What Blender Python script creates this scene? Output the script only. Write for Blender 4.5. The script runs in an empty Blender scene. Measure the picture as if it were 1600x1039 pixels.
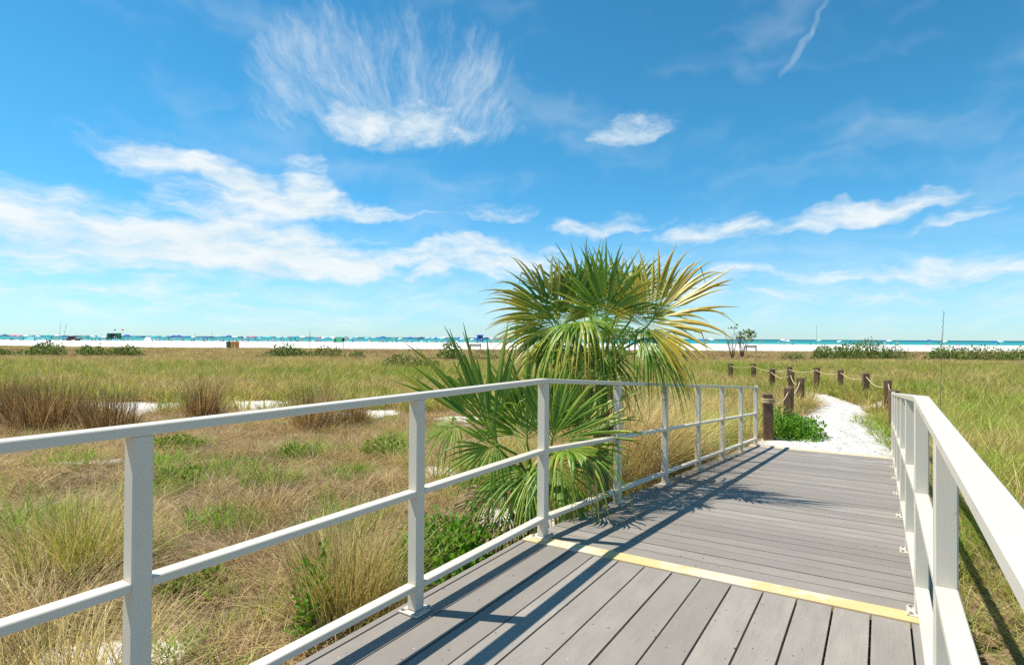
import bpy, bmesh, math, random
import numpy as np
from mathutils import Vector, Matrix

R = math.radians
SC = bpy.context.scene
COL = SC.collection
random.seed(7)

# ------------------------------------------------------------------ camera
EYE = 1.18                                   # eye height above the landing boards (z = 0)
cam_d = bpy.data.cameras.new("camera")
cam_d.lens, cam_d.sensor_width = 20.0, 36.0
cam_d.clip_start, cam_d.clip_end = 0.05, 40000.0
cam = bpy.data.objects.new("camera", cam_d)
COL.objects.link(cam)
cam.matrix_world = (Matrix.Translation((0, 0, EYE)) @ Matrix.Rotation(R(90.55), 4, 'X')
                    @ Matrix.Rotation(R(0.33), 4, 'Z'))
SC.camera = cam

# ------------------------------------------------------------------ light
SUN_EL, SUN_AZ = 62.0, -80.5                 # azimuth measured from +Y towards +X
SUN_DIR = Vector((math.sin(R(SUN_AZ)) * math.cos(R(SUN_EL)),
                  math.cos(R(SUN_AZ)) * math.cos(R(SUN_EL)), math.sin(R(SUN_EL))))
sun_d = bpy.data.lights.new("sun", 'SUN')
sun_d.energy, sun_d.angle, sun_d.color = 5.0, R(0.53), (1.0, 0.93, 0.82)
sun = bpy.data.objects.new("sun", sun_d)
COL.objects.link(sun)
sun.rotation_euler = SUN_DIR.to_track_quat('Z', 'Y').to_euler()
sun.location = (-20, 5, 40)
SC.view_settings.view_transform = 'Standard'
SC.view_settings.look = 'None'
SC.view_settings.exposure = 0.42
SC.view_settings.gamma = 1.0
SC.view_settings.use_curve_mapping = False
SC.render.engine = 'CYCLES'
SC.cycles.max_bounces = 4
SC.cycles.diffuse_bounces = 3
SC.cycles.glossy_bounces = 2
SC.cycles.transmission_bounces = 2
SC.cycles.transparent_max_bounces = 4
SC.cycles.use_denoising = False

# ------------------------------------------------------------------ node helpers
class NT:
    """small helper to chain nodes"""
    def __init__(self, tree):
        self.t = tree; self.n = tree.nodes; self.l = tree.links
    def put(self, sock, v):
        if isinstance(v, bpy.types.NodeSocket): self.l.new(v, sock)
        elif v is not None:
            if hasattr(sock, 'default_value'):
                try: sock.default_value = v
                except TypeError: sock.default_value = (v[0], v[1], v[2], 1.0) if hasattr(v, '__len__') else (v, v, v)
    def m(self, op, a, b=None, c=None, clamp=False):
        n = self.n.new('ShaderNodeMath'); n.operation = op; n.use_clamp = clamp
        for i, v in enumerate((a, b, c)):
            if v is not None: self.put(n.inputs[i], v)
        return n.outputs[0]
    def vm(self, op, a, b=None, s=None):
        n = self.n.new('ShaderNodeVectorMath'); n.operation = op
        self.put(n.inputs[0], a)
        if b is not None: self.put(n.inputs[1], b)
        if s is not None: self.put(n.inputs['Scale'], s)
        return n.outputs['Value'] if op in ('LENGTH', 'DOT_PRODUCT', 'DISTANCE') else n.outputs[0]
    def xyz(self, v):
        n = self.n.new('ShaderNodeSeparateXYZ'); self.put(n.inputs[0], v); return n.outputs
    def comb(self, x, y, z):
        n = self.n.new('ShaderNodeCombineXYZ')
        for i, v in enumerate((x, y, z)): self.put(n.inputs[i], v)
        return n.outputs[0]
    def noise(self, vec, scale, detail=4, rough=0.55, dist=0.0, color=False, dim='3D'):
        n = self.n.new('ShaderNodeTexNoise'); n.noise_dimensions = dim
        if vec is not None: self.put(n.inputs['Vector'], vec)
        n.inputs['Scale'].default_value = scale; n.inputs['Detail'].default_value = detail
        n.inputs['Roughness'].default_value = rough; n.inputs['Distortion'].default_value = dist
        return n.outputs['Color' if color else 'Fac']
    def sstep(self, v, lo, hi, a=0.0, b=1.0):
        n = self.n.new('ShaderNodeMapRange'); n.interpolation_type = 'SMOOTHSTEP'
        for i, q in enumerate((v, lo, hi, a, b)): self.put(n.inputs[i], q)
        return n.outputs[0]
    def lin(self, v, lo, hi, a=0.0, b=1.0):
        n = self.n.new('ShaderNodeMapRange')
        for i, q in enumerate((v, lo, hi, a, b)): self.put(n.inputs[i], q)
        return n.outputs[0]
    def mix(self, f, a, b, mode='MIX'):
        n = self.n.new('ShaderNodeMix'); n.data_type = 'RGBA'; n.blend_type = mode
        self.put(n.inputs[0], f)
        for s, v in ((n.inputs[6], a), (n.inputs[7], b)):
            if isinstance(v, bpy.types.NodeSocket): self.l.new(v, s)
            else: s.default_value = (v[0], v[1], v[2], 1.0)
        return n.outputs[2]
    def ramp(self, f, stops):
        n = self.n.new('ShaderNodeValToRGB'); self.put(n.inputs[0], f)
        e = n.color_ramp.elements
        while len(e) > 1: e.remove(e[-1])
        e[0].position = stops[0][0]; e[0].color = (*stops[0][1], 1)
        for p, c in stops[1:]:
            k = e.new(p); k.color = (*c, 1)
        return n.outputs[0]
    def attr(self, name, kind='GEOMETRY', out='Fac'):
        n = self.n.new('ShaderNodeAttribute'); n.attribute_name = name; n.attribute_type = kind
        return n.outputs[out]
    def bump(self, h, strength=0.3, dist=0.01):
        n = self.n.new('ShaderNodeBump'); n.inputs['Strength'].default_value = strength
        n.inputs['Distance'].default_value = dist; self.put(n.inputs['Height'], h)
        return n.outputs[0]

# ------------------------------------------------------------------ sky with clouds
W = bpy.data.worlds.new("World"); SC.world = W; W.use_nodes = True
W.node_tree.nodes.clear()
w = NT(W.node_tree)
sky = w.n.new('ShaderNodeTexSky'); sky.sky_type = 'NISHITA'; sky.sun_disc = False
sky.sun_elevation = R(SUN_EL); sky.sun_rotation = R(SUN_AZ)
sky.air_density, sky.dust_density, sky.ozone_density = 1.0, 0.1, 3.0
tc = w.n.new('ShaderNodeTexCoord').outputs['Generated']
dx, dy, dz = w.xyz(tc)
DEG = 57.29578
az = w.m('MULTIPLY', w.m('ARCTAN2', dx, dy), DEG)
el = w.m('MULTIPLY', w.m('ARCSINE', dz), DEG)
# domain warp (in degrees)
wn = w.vm('SUBTRACT', w.noise(tc, 5.0, 4, 0.62, color=True), (0.5, 0.5, 0.5))
wx, wy, wz = w.xyz(wn)
az1 = w.m('MULTIPLY_ADD', wx, 17.0, az)
el1 = w.m('MULTIPLY_ADD', wy, 6.5, el)
az2 = w.m('MULTIPLY_ADD', wx, 7.0, az)
el2 = w.m('MULTIPLY_ADD', wy, 4.5, el)
vec1 = w.comb(az1, el1, 1.0); vec2 = w.comb(az2, el2, 1.0)
def blob(a, e, ha, hu, hd, rot=0.0, s=1.0, v=None):
    """soft patch: half-width ha, half-height hu above and hd below its spine (degrees)"""
    v = v or vec1
    c, q = math.cos(R(rot)), math.sin(R(rot))
    def row(x, y, h): return w.vm('DOT_PRODUCT', v, (x / h, y / h, -(x * a + y * e) / h))
    U = row(c, q, ha)
    V = w.m('MAXIMUM', row(-q, c, hu), row(q, -c, hd))
    k = w.m('SUBTRACT', 1.0, w.m('MULTIPLY_ADD', U, U, w.m('MULTIPLY', V, V)), clamp=True)
    return k, s
def vmax(vals):
    o = vals[0]
    for v in vals[1:]: o = w.m('MAXIMUM', o, v)
    return o
def vsum(vals):
    o = 0.0
    for k, g in vals: o = w.m('MULTIPLY_ADD', k, g, o)
    return o
# flat and puffy banks (azimuth, elevation, half-width, half-heights, tilt, weight)
bands = vsum([
    blob(-39, 8.5, 27, 3.9, 3.8, -2.5, 1.15), blob(-21, 7.9, 16, 2.7, 2.4, -2.5, .95),
    blob(-25, 12.6, 12, 3.4, 3.8, -8, 1.0), blob(-32, 14.6, 9, 1.6, 1.3, -9, .5), blob(-20.5, 15.0, 5.4, 2.8, 2.4, -28, .7),
    blob(-17.0, 12.2, 7, 1.6, 1.2, -4, .6),
    blob(-11.8, 11.5, 4.6, .9, .6, 0, .62), blob(-2.0, 11.9, 6.6, 1.4, .9, 3, .8),
    blob(10.0, 11.4, 5.4, 1.7, 1.0, 9, .78), blob(19.0, 10.2, 7.2, 1.9, 1.1, 2, .85),
    blob(31.0, 10.3, 12.0, 1.5, .95, 6.5, .95), blob(40, 9.8, 9, 1.0, .7, 10, .6),
    blob(-1.0, 7.8, 12.5, 2.6, 2.0, 0, 1.05), blob(-8.6, 5.9, 5.2, 1.1, .7, 0, .65),
    blob(19.0, 5.4, 11, 2.6, 2.0, 0, .85), blob(37, 5.5, 11, 1.8, 1.3, 0, 1.0), blob(30.0, 3.8, 11, 1.1, .8, 0, .6),
    blob(-38, 3.4, 30, 2.2, 4.5, -2, .70), blob(-14, 2.0, 20, 1.4, 3.0, -1.5, .5), blob(24, 2.4, 16, 1.4, 2.6, 0, .3),
    # the rest of the sky, outside the frame, carries the same kind of banks
    blob(75, 9, 22, 3.0, 2.2, 4, .9), blob(-85, 9, 26, 3.2, 2.4, -4, .9), blob(125, 13, 22, 3, 2, 0, .8),
    blob(-135, 12, 24, 3, 2, 0, .8), blob(170, 8, 24, 3, 2, 0, .9)])
bands = w.m('MINIMUM', bands, 1.25)
tex = w.noise(w.comb(w.m('MULTIPLY', az2, 0.075), w.m('MULTIPLY_ADD', el2, 0.30, 31.0), 0.0), 2.0, 6, 0.62, dim='2D')
band_d = w.sstep(w.m('ADD', bands, w.m('MULTIPLY', w.m('SUBTRACT', tex, 0.48), 2.1)), 0.0, 1.5)
band_d = w.m('MULTIPLY', band_d, w.sstep(bands, 0.0, 0.45))
# combed cirrus: filaments fan out from a point below the bright head
def fan(ca, ce, patches, freq, seed, sharp, hi=1.1):
    X = w.m('SUBTRACT', w.m('MULTIPLY_ADD', wx, 3.2, az), ca); Y = w.m('SUBTRACT', w.m('MULTIPLY_ADD', wy, 2.2, el), ce)
    ang = w.m('MULTIPLY_ADD', wz, 0.22, w.m('ARCTAN2', X, Y))
    rad = w.m('SQRT', w.m('ADD', w.m('MULTIPLY', X, X), w.m('MULTIPLY', Y, Y)))
    st = w.noise(w.comb(w.m('MULTIPLY', ang, freq), w.m('MULTIPLY_ADD', rad, 0.16, seed), 0.0), 1.0, 5, 0.68, dim='2D')
    p = w.m('MINIMUM', vsum(patches), 1.05)
    return w.m('MULTIPLY', w.sstep(w.m('ADD', p, w.m('MULTIPLY', w.m('SUBTRACT', st, 0.54), sharp)), 0.08, hi), w.sstep(p, 0.0, 0.40))
tex2 = w.noise(w.comb(w.m('MULTIPLY', az2, 0.22), w.m('MULTIPLY_ADD', el2, 0.42, 60.0), 0.0), 1.6, 6, 0.66, dim='2D')
def soft(patches, k=1.3, hi=1.25):
    p = w.m('MINIMUM', vsum(patches), 1.05)
    return w.m('MULTIPLY', w.sstep(w.m('ADD', p, w.m('MULTIPLY', w.m('SUBTRACT', tex2, 0.48), k)), 0.05, hi), w.sstep(p, 0.0, 0.4))
head = soft([blob(-10.8, 19.3, 8.6, 3.6, 2.3, 3, .80, vec2), blob(-17.0, 19.7, 4.6, 3.2, 2.3, 0, .40, vec2), blob(-1.5, 19.9, 8.5, 1.0, .8, 16, .30, vec2),
             blob(11.6, 19.3, 5.4, 2.3, 1.2, 5, .78, vec2)])
swoosh = w.m('MULTIPLY', fan(-9.5, 7.5, [
    blob(-12.0, 20.0, 15.5, 13.0, 3.4, 0, .62, vec2), blob(-2.0, 23.0, 5.4, 9.0, 5.0, -14, .30, vec2),
    blob(-21, 24.0, 8.0, 5.5, 4.5, 35, .34, vec2), blob(11.8, 19.6, 6.0, 3.4, 1.4, 8, .4, vec2)], 10.0, 1.7, 1.3, 1.3), 0.72)
puff = head
wisp = vsum([blob(27.0, 24.0, 3.0, .42, .34, 40, .24, vec2), blob(29.1, 26.2, 2.2, .34, .28, 60, .16, vec2)])
veil_n = w.noise(w.comb(w.m('MULTIPLY', az1, 0.045), w.m('MULTIPLY_ADD', el1, 0.12, 90.0), 0.0), 1.3, 3, 0.6, dim='2D')
veil = w.m('ADD', w.m('MULTIPLY', w.sstep(veil_n, 0.46, 0.86), 0.24), w.m('MULTIPLY', w.sstep(el, 13.0, 0.0), w.lin(tex, .3, .8, .20, .72)))
dens = w.m('MAXIMUM', vmax([band_d, swoosh, puff, wisp]), veil)
dens = w.m('MULTIPLY', dens, w.sstep(el, -0.2, 5.0, 0.40, 0.95))
SKY_S = 0.088
hs = w.n.new('ShaderNodeHueSaturation'); w.l.new(sky.outputs[0], hs.inputs['Color'])
hs.inputs['Hue'].default_value, hs.inputs['Saturation'].default_value, hs.inputs['Value'].default_value = 0.5, 1.12, 1.08
tint = w.ramp(w.lin(el, 0.0, 32.0), [(0.0, (.62, .97, 1.36)), (.25, (.53, 1.10, 1.26)), (.6, (.47, 1.19, 1.22)), (1.0, (.45, 1.14, 1.15))])
skyc = w.mix(1.0, hs.outputs[0], tint, 'MULTIPLY')
ctone = w.mix(w.sstep(tex, 0.3, 0.75), (6.4, 7.4, 7.8), (7.9, 8.3, 8.4))
bg = w.n.new('ShaderNodeBackground'); bg.inputs['Strength'].default_value = SKY_S
w.l.new(w.mix(dens, skyc, ctone), bg.inputs['Color'])
wo = w.n.new('ShaderNodeOutputWorld'); w.l.new(bg.outputs[0], wo.inputs[0])
W.cycles.sampling_method = 'MANUAL'; W.cycles.sample_map_resolution = 256

# ------------------------------------------------------------------ geometry helpers
def tag(o, label=None, cat=None, group=None, kind=None):
    if label: o['label'] = label
    if cat: o['category'] = cat
    if group: o['group'] = group
    if kind: o['kind'] = kind
    return o
def empty(name, loc=(0, 0, 0), rz=0.0):
    o = bpy.data.objects.new(name, None); COL.objects.link(o)
    o.empty_display_size = 0.1
    o.location = loc; o.rotation_euler = (0, 0, rz)
    return o
def mesh_from(name, verts, faces, mat=None, smooth=False, attrs=None):
    me = bpy.data.meshes.new(name)
    me.from_pydata([tuple(map(float, v)) for v in verts] if not isinstance(verts, np.ndarray) else verts.tolist(), [], faces if not isinstance(faces, np.ndarray) else faces.tolist())
    if mat: me.materials.append(mat)
    if smooth: me.polygons.foreach_set('use_smooth', [True] * len(me.polygons))
    for k, v in (attrs or {}).items():
        a = me.attributes.new(k, 'FLOAT', 'POINT'); a.data.foreach_set('value', np.asarray(v, dtype=np.float32))
    me.update()
    return me
def obj(name, me, parent=None, loc=None):
    o = bpy.data.objects.new(name, me); COL.objects.link(o)
    if parent is not None: o.parent = parent
    if loc is not None: o.location = loc
    return o
class MB:
    """collects simple solids for one mesh"""
    def __init__(self): self.v = []; self.f = []
    def add(self, vs, fs):
        b = len(self.v); self.v += [tuple(p) for p in vs]; self.f += [tuple(b + i for i in f) for f in fs]
    def hexa(self, p):                       # 8 corners: bottom 4, top 4, both counter-clockwise
        self.add(p, [(3, 2, 1, 0), (4, 5, 6, 7), (0, 1, 5, 4), (1, 2, 6, 5), (2, 3, 7, 6), (3, 0, 4, 7)])
    def box(self, c, s, rz=0.0):
        ca, sa = math.cos(rz), math.sin(rz)
        P = []
        for z in (-.5, .5):
            for x, y in ((-.5, -.5), (.5, -.5), (.5, .5), (-.5, .5)):
                X, Y = x * s[0], y * s[1]
                P.append((c[0] + X * ca - Y * sa, c[1] + X * sa + Y * ca, c[2] + z * s[2]))
        self.hexa(P)
    def tube(self, pts, r, n=6, cap=True):
        pts = [Vector(p) for p in pts]
        rs = r if hasattr(r, '__len__') else [r] * len(pts)
        rings = []
        for i, p in enumerate(pts):
            d = (pts[min(i + 1, len(pts) - 1)] - pts[max(i - 1, 0)]).normalized()
            a = d.orthogonal().normalized() if i == 0 else (ref - d * ref.dot(d)).normalized()
            ref = a; b = d.cross(a)
            rings.append([p + (a * math.cos(k * 2 * math.pi / n) + b * math.sin(k * 2 * math.pi / n)) * rs[i] for k in range(n)])
        fs = [(i * n + k, i * n + (k + 1) % n, (i + 1) * n + (k + 1) % n, (i + 1) * n + k) for i in range(len(pts) - 1) for k in range(n)]
        if cap: fs += [tuple(range(n - 1, -1, -1)), tuple((len(pts) - 1) * n + k for k in range(n))]
        self.add([q for rg in rings for q in rg], fs)
    def build(self, name, mat, parent=None, smooth=False, bevel=0.0):
        me = mesh_from(name, self.v, self.f, mat, smooth)
        if bevel:
            bm = bmesh.new(); bm.from_mesh(me)
            bmesh.ops.bevel(bm, geom=bm.edges[:], offset=bevel, segments=1, affect='EDGES', clamp_overlap=True)
            bm.to_mesh(me); bm.free()
        return obj(name, me, parent)
def copy_tree(o, parent=None):
    c = o.copy(); COL.objects.link(c)
    if parent is not None:
        c.parent = parent; c.matrix_parent_inverse = o.matrix_parent_inverse
    for ch in list(o.children): copy_tree(ch, c)
    return c
def vnoise(x, y, seed=0):
    """smooth value noise, numpy arrays in, 0..1 out"""
    x = np.asarray(x, float); y = np.asarray(y, float)
    xi, yi = np.floor(x).astype(np.int64), np.floor(y).astype(np.int64)
    fx, fy = x - xi, y - yi
    fx, fy = fx * fx * (3 - 2 * fx), fy * fy * (3 - 2 * fy)
    def h(a, b):
        n = (a * 374761393 + b * 668265263 + seed * 974634181) & 0x7fffffff
        n = ((n ^ (n >> 13)) * 1274126177) & 0x7fffffff
        return ((n ^ (n >> 16)) & 0xffff) / 65535.0
    return (h(xi, yi) * (1 - fx) * (1 - fy) + h(xi + 1, yi) * fx * (1 - fy) + h(xi, yi + 1) * (1 - fx) * fy + h(xi + 1, yi + 1) * fx * fy)
def fbm(x, y, seed=0, o=3):
    return sum(vnoise(x * 2 ** k, y * 2 ** k, seed + k) * .5 ** k for k in range(o)) / sum(.5 ** k for k in range(o))
def sst(v, a, b):
    t = np.clip((np.asarray(v, float) - a) / (b - a), 0, 1); return t * t * (3 - 2 * t)

# ------------------------------------------------------------------ materials
def mat(name, build, rough=0.7, spec=0.3):
    m = bpy.data.materials.new(name); m.use_nodes = True
    t = NT(m.node_tree); p = m.node_tree.nodes['Principled BSDF']
    p.inputs['Roughness'].default_value = rough; p.inputs['Specular IOR Level'].default_value = spec
    build(t, p)
    return m
def plain(name, c, rough=0.6, spec=0.3, var=0.12, scale=30):
    def b(t, p):
        co = t.n.new('ShaderNodeTexCoord').outputs['Object']
        n = t.noise(co, scale, 4)
        t.put(p.inputs['Base Color'], t.mix(n, tuple(x * (1 - var) for x in c), tuple(min(1, x * (1 + var)) for x in c)))
    return mat(name, b, rough, spec)
def geo(t):
    return t.n.new('ShaderNodeNewGeometry').outputs['Position']
def m_sand(t, p):
    P = geo(t)
    lit = t.attr('litter')
    n1 = t.noise(P, 9.0, 6, 0.7); n2 = t.noise(P, 90.0, 3, 0.6); n3 = t.noise(P, 1.6, 4)
    sand = t.mix(n2, (.60, .575, .53), (.74, .715, .67))
    sand = t.mix(t.sstep(n3, .45, .75), sand, (.70, .67, .61))
    duff = t.mix(n1, (.085, .055, .030), (.34, .255, .16))
    duff = t.mix(t.m('MULTIPLY', t.sstep(n2, .58, .72), .6), duff, (.48, .40, .29))
    k = t.sstep(t.m('ADD', lit, t.m('MULTIPLY', t.m('SUBTRACT', n1, .5), .9)), .30, .62)
    t.put(p.inputs['Base Color'], t.mix(k, sand, duff))
    h = t.m('ADD', t.noise(P, 5.0, 5, .6), t.m('MULTIPLY', n2, .12))
    t.put(p.inputs['Normal'], t.bump(h, .7, .05))
M_SAND = mat('sand', m_sand, .95, .1)
def m_path(t, p):
    P = geo(t)
    vor = t.n.new('ShaderNodeTexVoronoi'); vor.feature = 'SMOOTH_F1'; t.put(vor.inputs['Vector'], P); vor.inputs['Scale'].default_value = 4.2
    n2 = t.noise(P, 120.0, 3, .6); n1 = t.noise(P, 6.0, 5, .6)
    c = t.mix(n2, (.60, .575, .53), (.73, .705, .66))
    c = t.mix(t.sstep(t.noise(P, 40, 3, .7), .68, .8), c, (.42, .34, .24))
    t.put(p.inputs['Base Color'], c)
    h = t.m('ADD', t.m('MULTIPLY', vor.outputs['Distance'], .8), t.m('ADD', n1, t.m('MULTIPLY', n2, .08)))
    t.put(p.inputs['Normal'], t.bump(h, 1.0, .12))
M_PATH = mat('path_sand', m_path, .95, .1)
def m_sea(t, p):
    P = geo(t); x, y, z = t.xyz(P)
    wv = t.noise(t.comb(t.m('MULTIPLY', x, .012), t.m('MULTIPLY', y, .05), 0), 1.0, 4, .6)
    d = t.m('ADD', y, t.m('MULTIPLY', t.m('SUBTRACT', wv, .5), 160))
    c = t.ramp(t.lin(d, 250, 2600), [(0, (.07, .33, .29)), (.05, (.025, .27, .26)), (.22, (.008, .20, .215)), (.6, (.003, .10, .145)), (1, (.002, .06, .11))])
    t.put(p.inputs['Base Color'], c)
    bn = t.noise(t.comb(t.m('MULTIPLY', x, .25), t.m('MULTIPLY', y, .6), 0), 1.0, 4, .6)
    t.put(p.inputs['Normal'], t.bump(bn, .35, .25))
M_SEA = mat('sea_water', m_sea, .5, .12)
def m_plank(t, p):
    ob = t.n.new('ShaderNodeTexCoord').outputs['Object']
    uvx, uvy, uvz = t.xyz(t.attr('uvp', out='Vector'))
    rnd = t.n.new('ShaderNodeObjectInfo').outputs['Random']
    off = t.m('MULTIPLY', rnd, 57.0)
    grain = t.noise(t.comb(t.m('MULTIPLY_ADD', uvx, 7.0, off), t.m('MULTIPLY', uvy, 330.0), off), 1.0, 5, .6)
    blot = t.noise(t.comb(t.m('ADD', uvx, off), t.m('MULTIPLY', uvy, 3.0), off), 3.2, 5, .65)
    P = geo(t)
    c = t.mix(grain, (.195, .174, .150), (.355, .322, .280))
    c = t.mix(t.m('MULTIPLY', t.sstep(blot, .35, .7), .55), c, (.37, .335, .29))
    c = t.mix(t.m('MULTIPLY', rnd, .75), c, (.20, .178, .155))
    # trodden sand dust: streaks and scuffs that lie across the boards, thicker by the path
    scuff = t.noise(t.comb(t.m('MULTIPLY', uvx, 9.0), t.m('MULTIPLY', uvy, 60.0), 2.0), 1.0, 4, .7)
    dustn = t.noise(P, 2.3, 6, .7)
    far = t.attr('far')
    dk = t.sstep(t.m('ADD', t.m('MULTIPLY', far, .20), t.m('MULTIPLY_ADD', dustn, .75, t.m('MULTIPLY', scuff, .35))), .70, .98)
    c = t.mix(t.m('MULTIPLY', dk, .65), c, (.55, .52, .48))
    spk = t.noise(P, 46.0, 2, .5)
    c = t.mix(t.sstep(spk, .70, .74), c, (.07, .05, .035))
    spw = t.noise(P, 31.0, 3, .6)
    c = t.mix(t.m('MULTIPLY', t.sstep(spw, .70, .78), .6), c, (.62, .60, .57))
    t.put(p.inputs['Base Color'], c)
    t.put(p.inputs['Normal'], t.bump(t.m('ADD', grain, t.m('MULTIPLY', blot, .5)), .35, .003))
    t.put(p.inputs['Roughness'], t.lin(blot, .2, .8, .62, .85))
M_PLANK = mat('composite_board', m_plank, .75, .3)
def m_strip(t, p):
    P = geo(t)
    n = t.noise(P, 14.0, 6, .7); n2 = t.noise(P, 2.6, 3, .5)
    worn = t.sstep(t.m('ADD', n2, t.m('MULTIPLY', t.m('SUBTRACT', n, .5), .8)), .40, .60)
    far = t.attr('far')
    c = t.mix(worn, (.64, .46, .215), (.66, .53, .40))
    c = t.mix(t.m('MULTIPLY', far, .6), c, (.64, .52, .38))
    c = t.mix(t.m('MULTIPLY', t.sstep(n, .62, .72), .6), c, (.40, .36, .30))
    t.put(p.inputs['Base Color'], c)
    t.put(p.inputs['Normal'], t.bump(n, .2, .002))
M_STRIP = mat('worn_yellow_paint', m_strip, .7, .3)
def m_rail(t, p):
    P = geo(t)
    n = t.noise(P, 5.0, 5, .65); n2 = t.noise(P, 60.0, 4, .6)
    c = t.mix(n, (.60, .55, .455), (.66, .605, .505))
    c = t.mix(t.m('MULTIPLY', t.sstep(n2, .64, .78), .5), c, (.36, .32, .26))
    st = t.noise(P, 2.2, 6, .7)
    c = t.mix(t.m('MULTIPLY', t.sstep(st, .52, .72), .35), c, (.47, .43, .35))
    t.put(p.inputs['Base Color'], c)
    t.put(p.inputs['Roughness'], t.lin(n, .3, .7, .34, .5))
M_RAIL = mat('powder_coated_metal', m_rail, .4, .4)
def m_plate(t, p):
    P = geo(t); n = t.noise(P, 38.0, 5, .7)
    t.put(p.inputs['Base Color'], t.mix(t.sstep(n, .52, .66), (.60, .55, .46), (.27, .15, .075)))
M_PLATE = mat('chipped_base_plate', m_plate, .6, .3)
M_BOLT = plain('galvanised_steel', (.34, .34, .33), .45, .5, .2, 80)
def m_timber(t, p):
    ob = t.n.new('ShaderNodeTexCoord').outputs['Object']; x, y, z = t.xyz(ob)
    rnd = t.n.new('ShaderNodeObjectInfo').outputs['Random']
    g = t.noise(t.comb(t.m('MULTIPLY_ADD', x, 60, t.m('MULTIPLY', rnd, 30)), t.m('MULTIPLY', y, 60), t.m('MULTIPLY', z, 4)), 1.0, 5, .65)
    n = t.noise(ob, 6.0, 4, .6)
    c = t.mix(g, (.055, .032, .020), (.23, .135, .080))
    c = t.mix(t.m('MULTIPLY', t.sstep(n, .5, .75), .5), c, (.25, .20, .155))
    t.put(p.inputs['Base Color'], c)
    t.put(p.inputs['Normal'], t.bump(g, .6, .006))
M_TIMBER = mat('weathered_timber', m_timber, .85, .2)
M_JOIST = plain('treated_pine_joist', (.20, .16, .11), .85, .2, .3, 12)
def m_rope(t, p):
    P = geo(t)
    wv = t.n.new('ShaderNodeTexWave'); t.put(wv.inputs['Vector'], P); wv.inputs['Scale'].default_value = 26; wv.inputs['Distortion'].default_value = 1.0
    t.put(p.inputs['Base Color'], t.mix(wv.outputs['Fac'], (.50, .36, .19), (.66, .52, .31)))
    t.put(p.inputs['Normal'], t.bump(wv.outputs['Fac'], .5, .004))
M_ROPE = mat('manila_rope', m_rope, .9, .1)

# ------------------------------------------------------------------ the lie of the land
TH = R(33.0)
U = np.array([math.sin(TH), math.cos(TH)])           # along the boardwalk, away from the camera
V = np.array([math.cos(TH), -math.sin(TH)])          # across it, to the right
L0 = np.array([0.19, 3.39])                          # left corner where landing meets ramp
VX = np.array([1.58, -0.93]); DW = float(np.hypot(*VX)); VX = VX / DW   # direction of the cross boards
R0 = L0 + VX * DW
RAMP = 6.80; DROP = 0.515
def deck_z(t): return -DROP * max(0.0, min(t, RAMP)) / RAMP
PATH_C = np.array([(4.72, 8.70), (4.80, 8.82), (5.75, 10.3), (7.25, 12.7), (8.5, 14.7), (9.2, 16.8), (9.35, 19.5), (9.3, 24), (9.3, 32), (8.6, 60), (8.0, 90)])
PATH_W = np.array([.95, .95, .93, .66, .50, .42, .40, .38, .35, .35, .35])
def path_dist(x, y):
    """distance to the path's centre line divided by its half width"""
    x = np.asarray(x, float); y = np.asarray(y, float)
    best = np.full(np.broadcast(x, y).shape, 1e9)
    for i in range(len(PATH_C) - 1):
        a, b = PATH_C[i], PATH_C[i + 1]; d = b - a
        s = np.clip(((x - a[0]) * d[0] + (y - a[1]) * d[1]) / d.dot(d), 0, 1)
        r = np.hypot(x - a[0] - s * d[0], y - a[1] - s * d[1]) / (PATH_W[i] * (1 - s) + PATH_W[i + 1] * s)
        best = np.minimum(best, r)
    return best
def tperp(x, y):
    X, Y = np.asarray(x, float) - L0[0], np.asarray(y, float) - L0[1]
    return X * U[0] + Y * U[1], X * V[0] + Y * V[1]
def on_deck(x, y, m=0.0):
    t, q = tperp(x, y)
    return (t < RAMP + .1 + m) & (q > -.12 - m) & (q < DW + .14 + m)
SEA_Z = -1.05
def gz(x, y):
    x = np.asarray(x, float); y = np.asarray(y, float)
    b = -.50 - .06 * sst(y, 6, 12)
    b = b + .10 * (fbm(x * .35, y * .35, 11) - .5) + .30 * (fbm(x * .07, y * .07, 21) - .5) * sst(y, 12, 30)
    b = b + .16 * np.exp(-(((x - 10.8) / 1.6) ** 2 + ((y - 15.6) / 2.2) ** 2))
    k = sst(path_dist(x, y), 1.0, 2.2); b = b * k + (-.545) * (1 - k)
    d = sst(np.where(on_deck(x, y, .35), 1.0, 0.0), 0, 1); b = b * (1 - d) + (-.62) * d * sst(np.abs(tperp(x, y)[0] - RAMP - .6), 0, .4) + np.minimum(b, -.56) * d * (1 - sst(np.abs(tperp(x, y)[0] - RAMP - .6), 0, .4))
    f = sst(y, 74, 84); b = b * (1 - f) + (-.60) * f
    b = b - .35 * sst(y, 150, 250) - 6.0 * sst(y, 250, 420)
    return b
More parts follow.
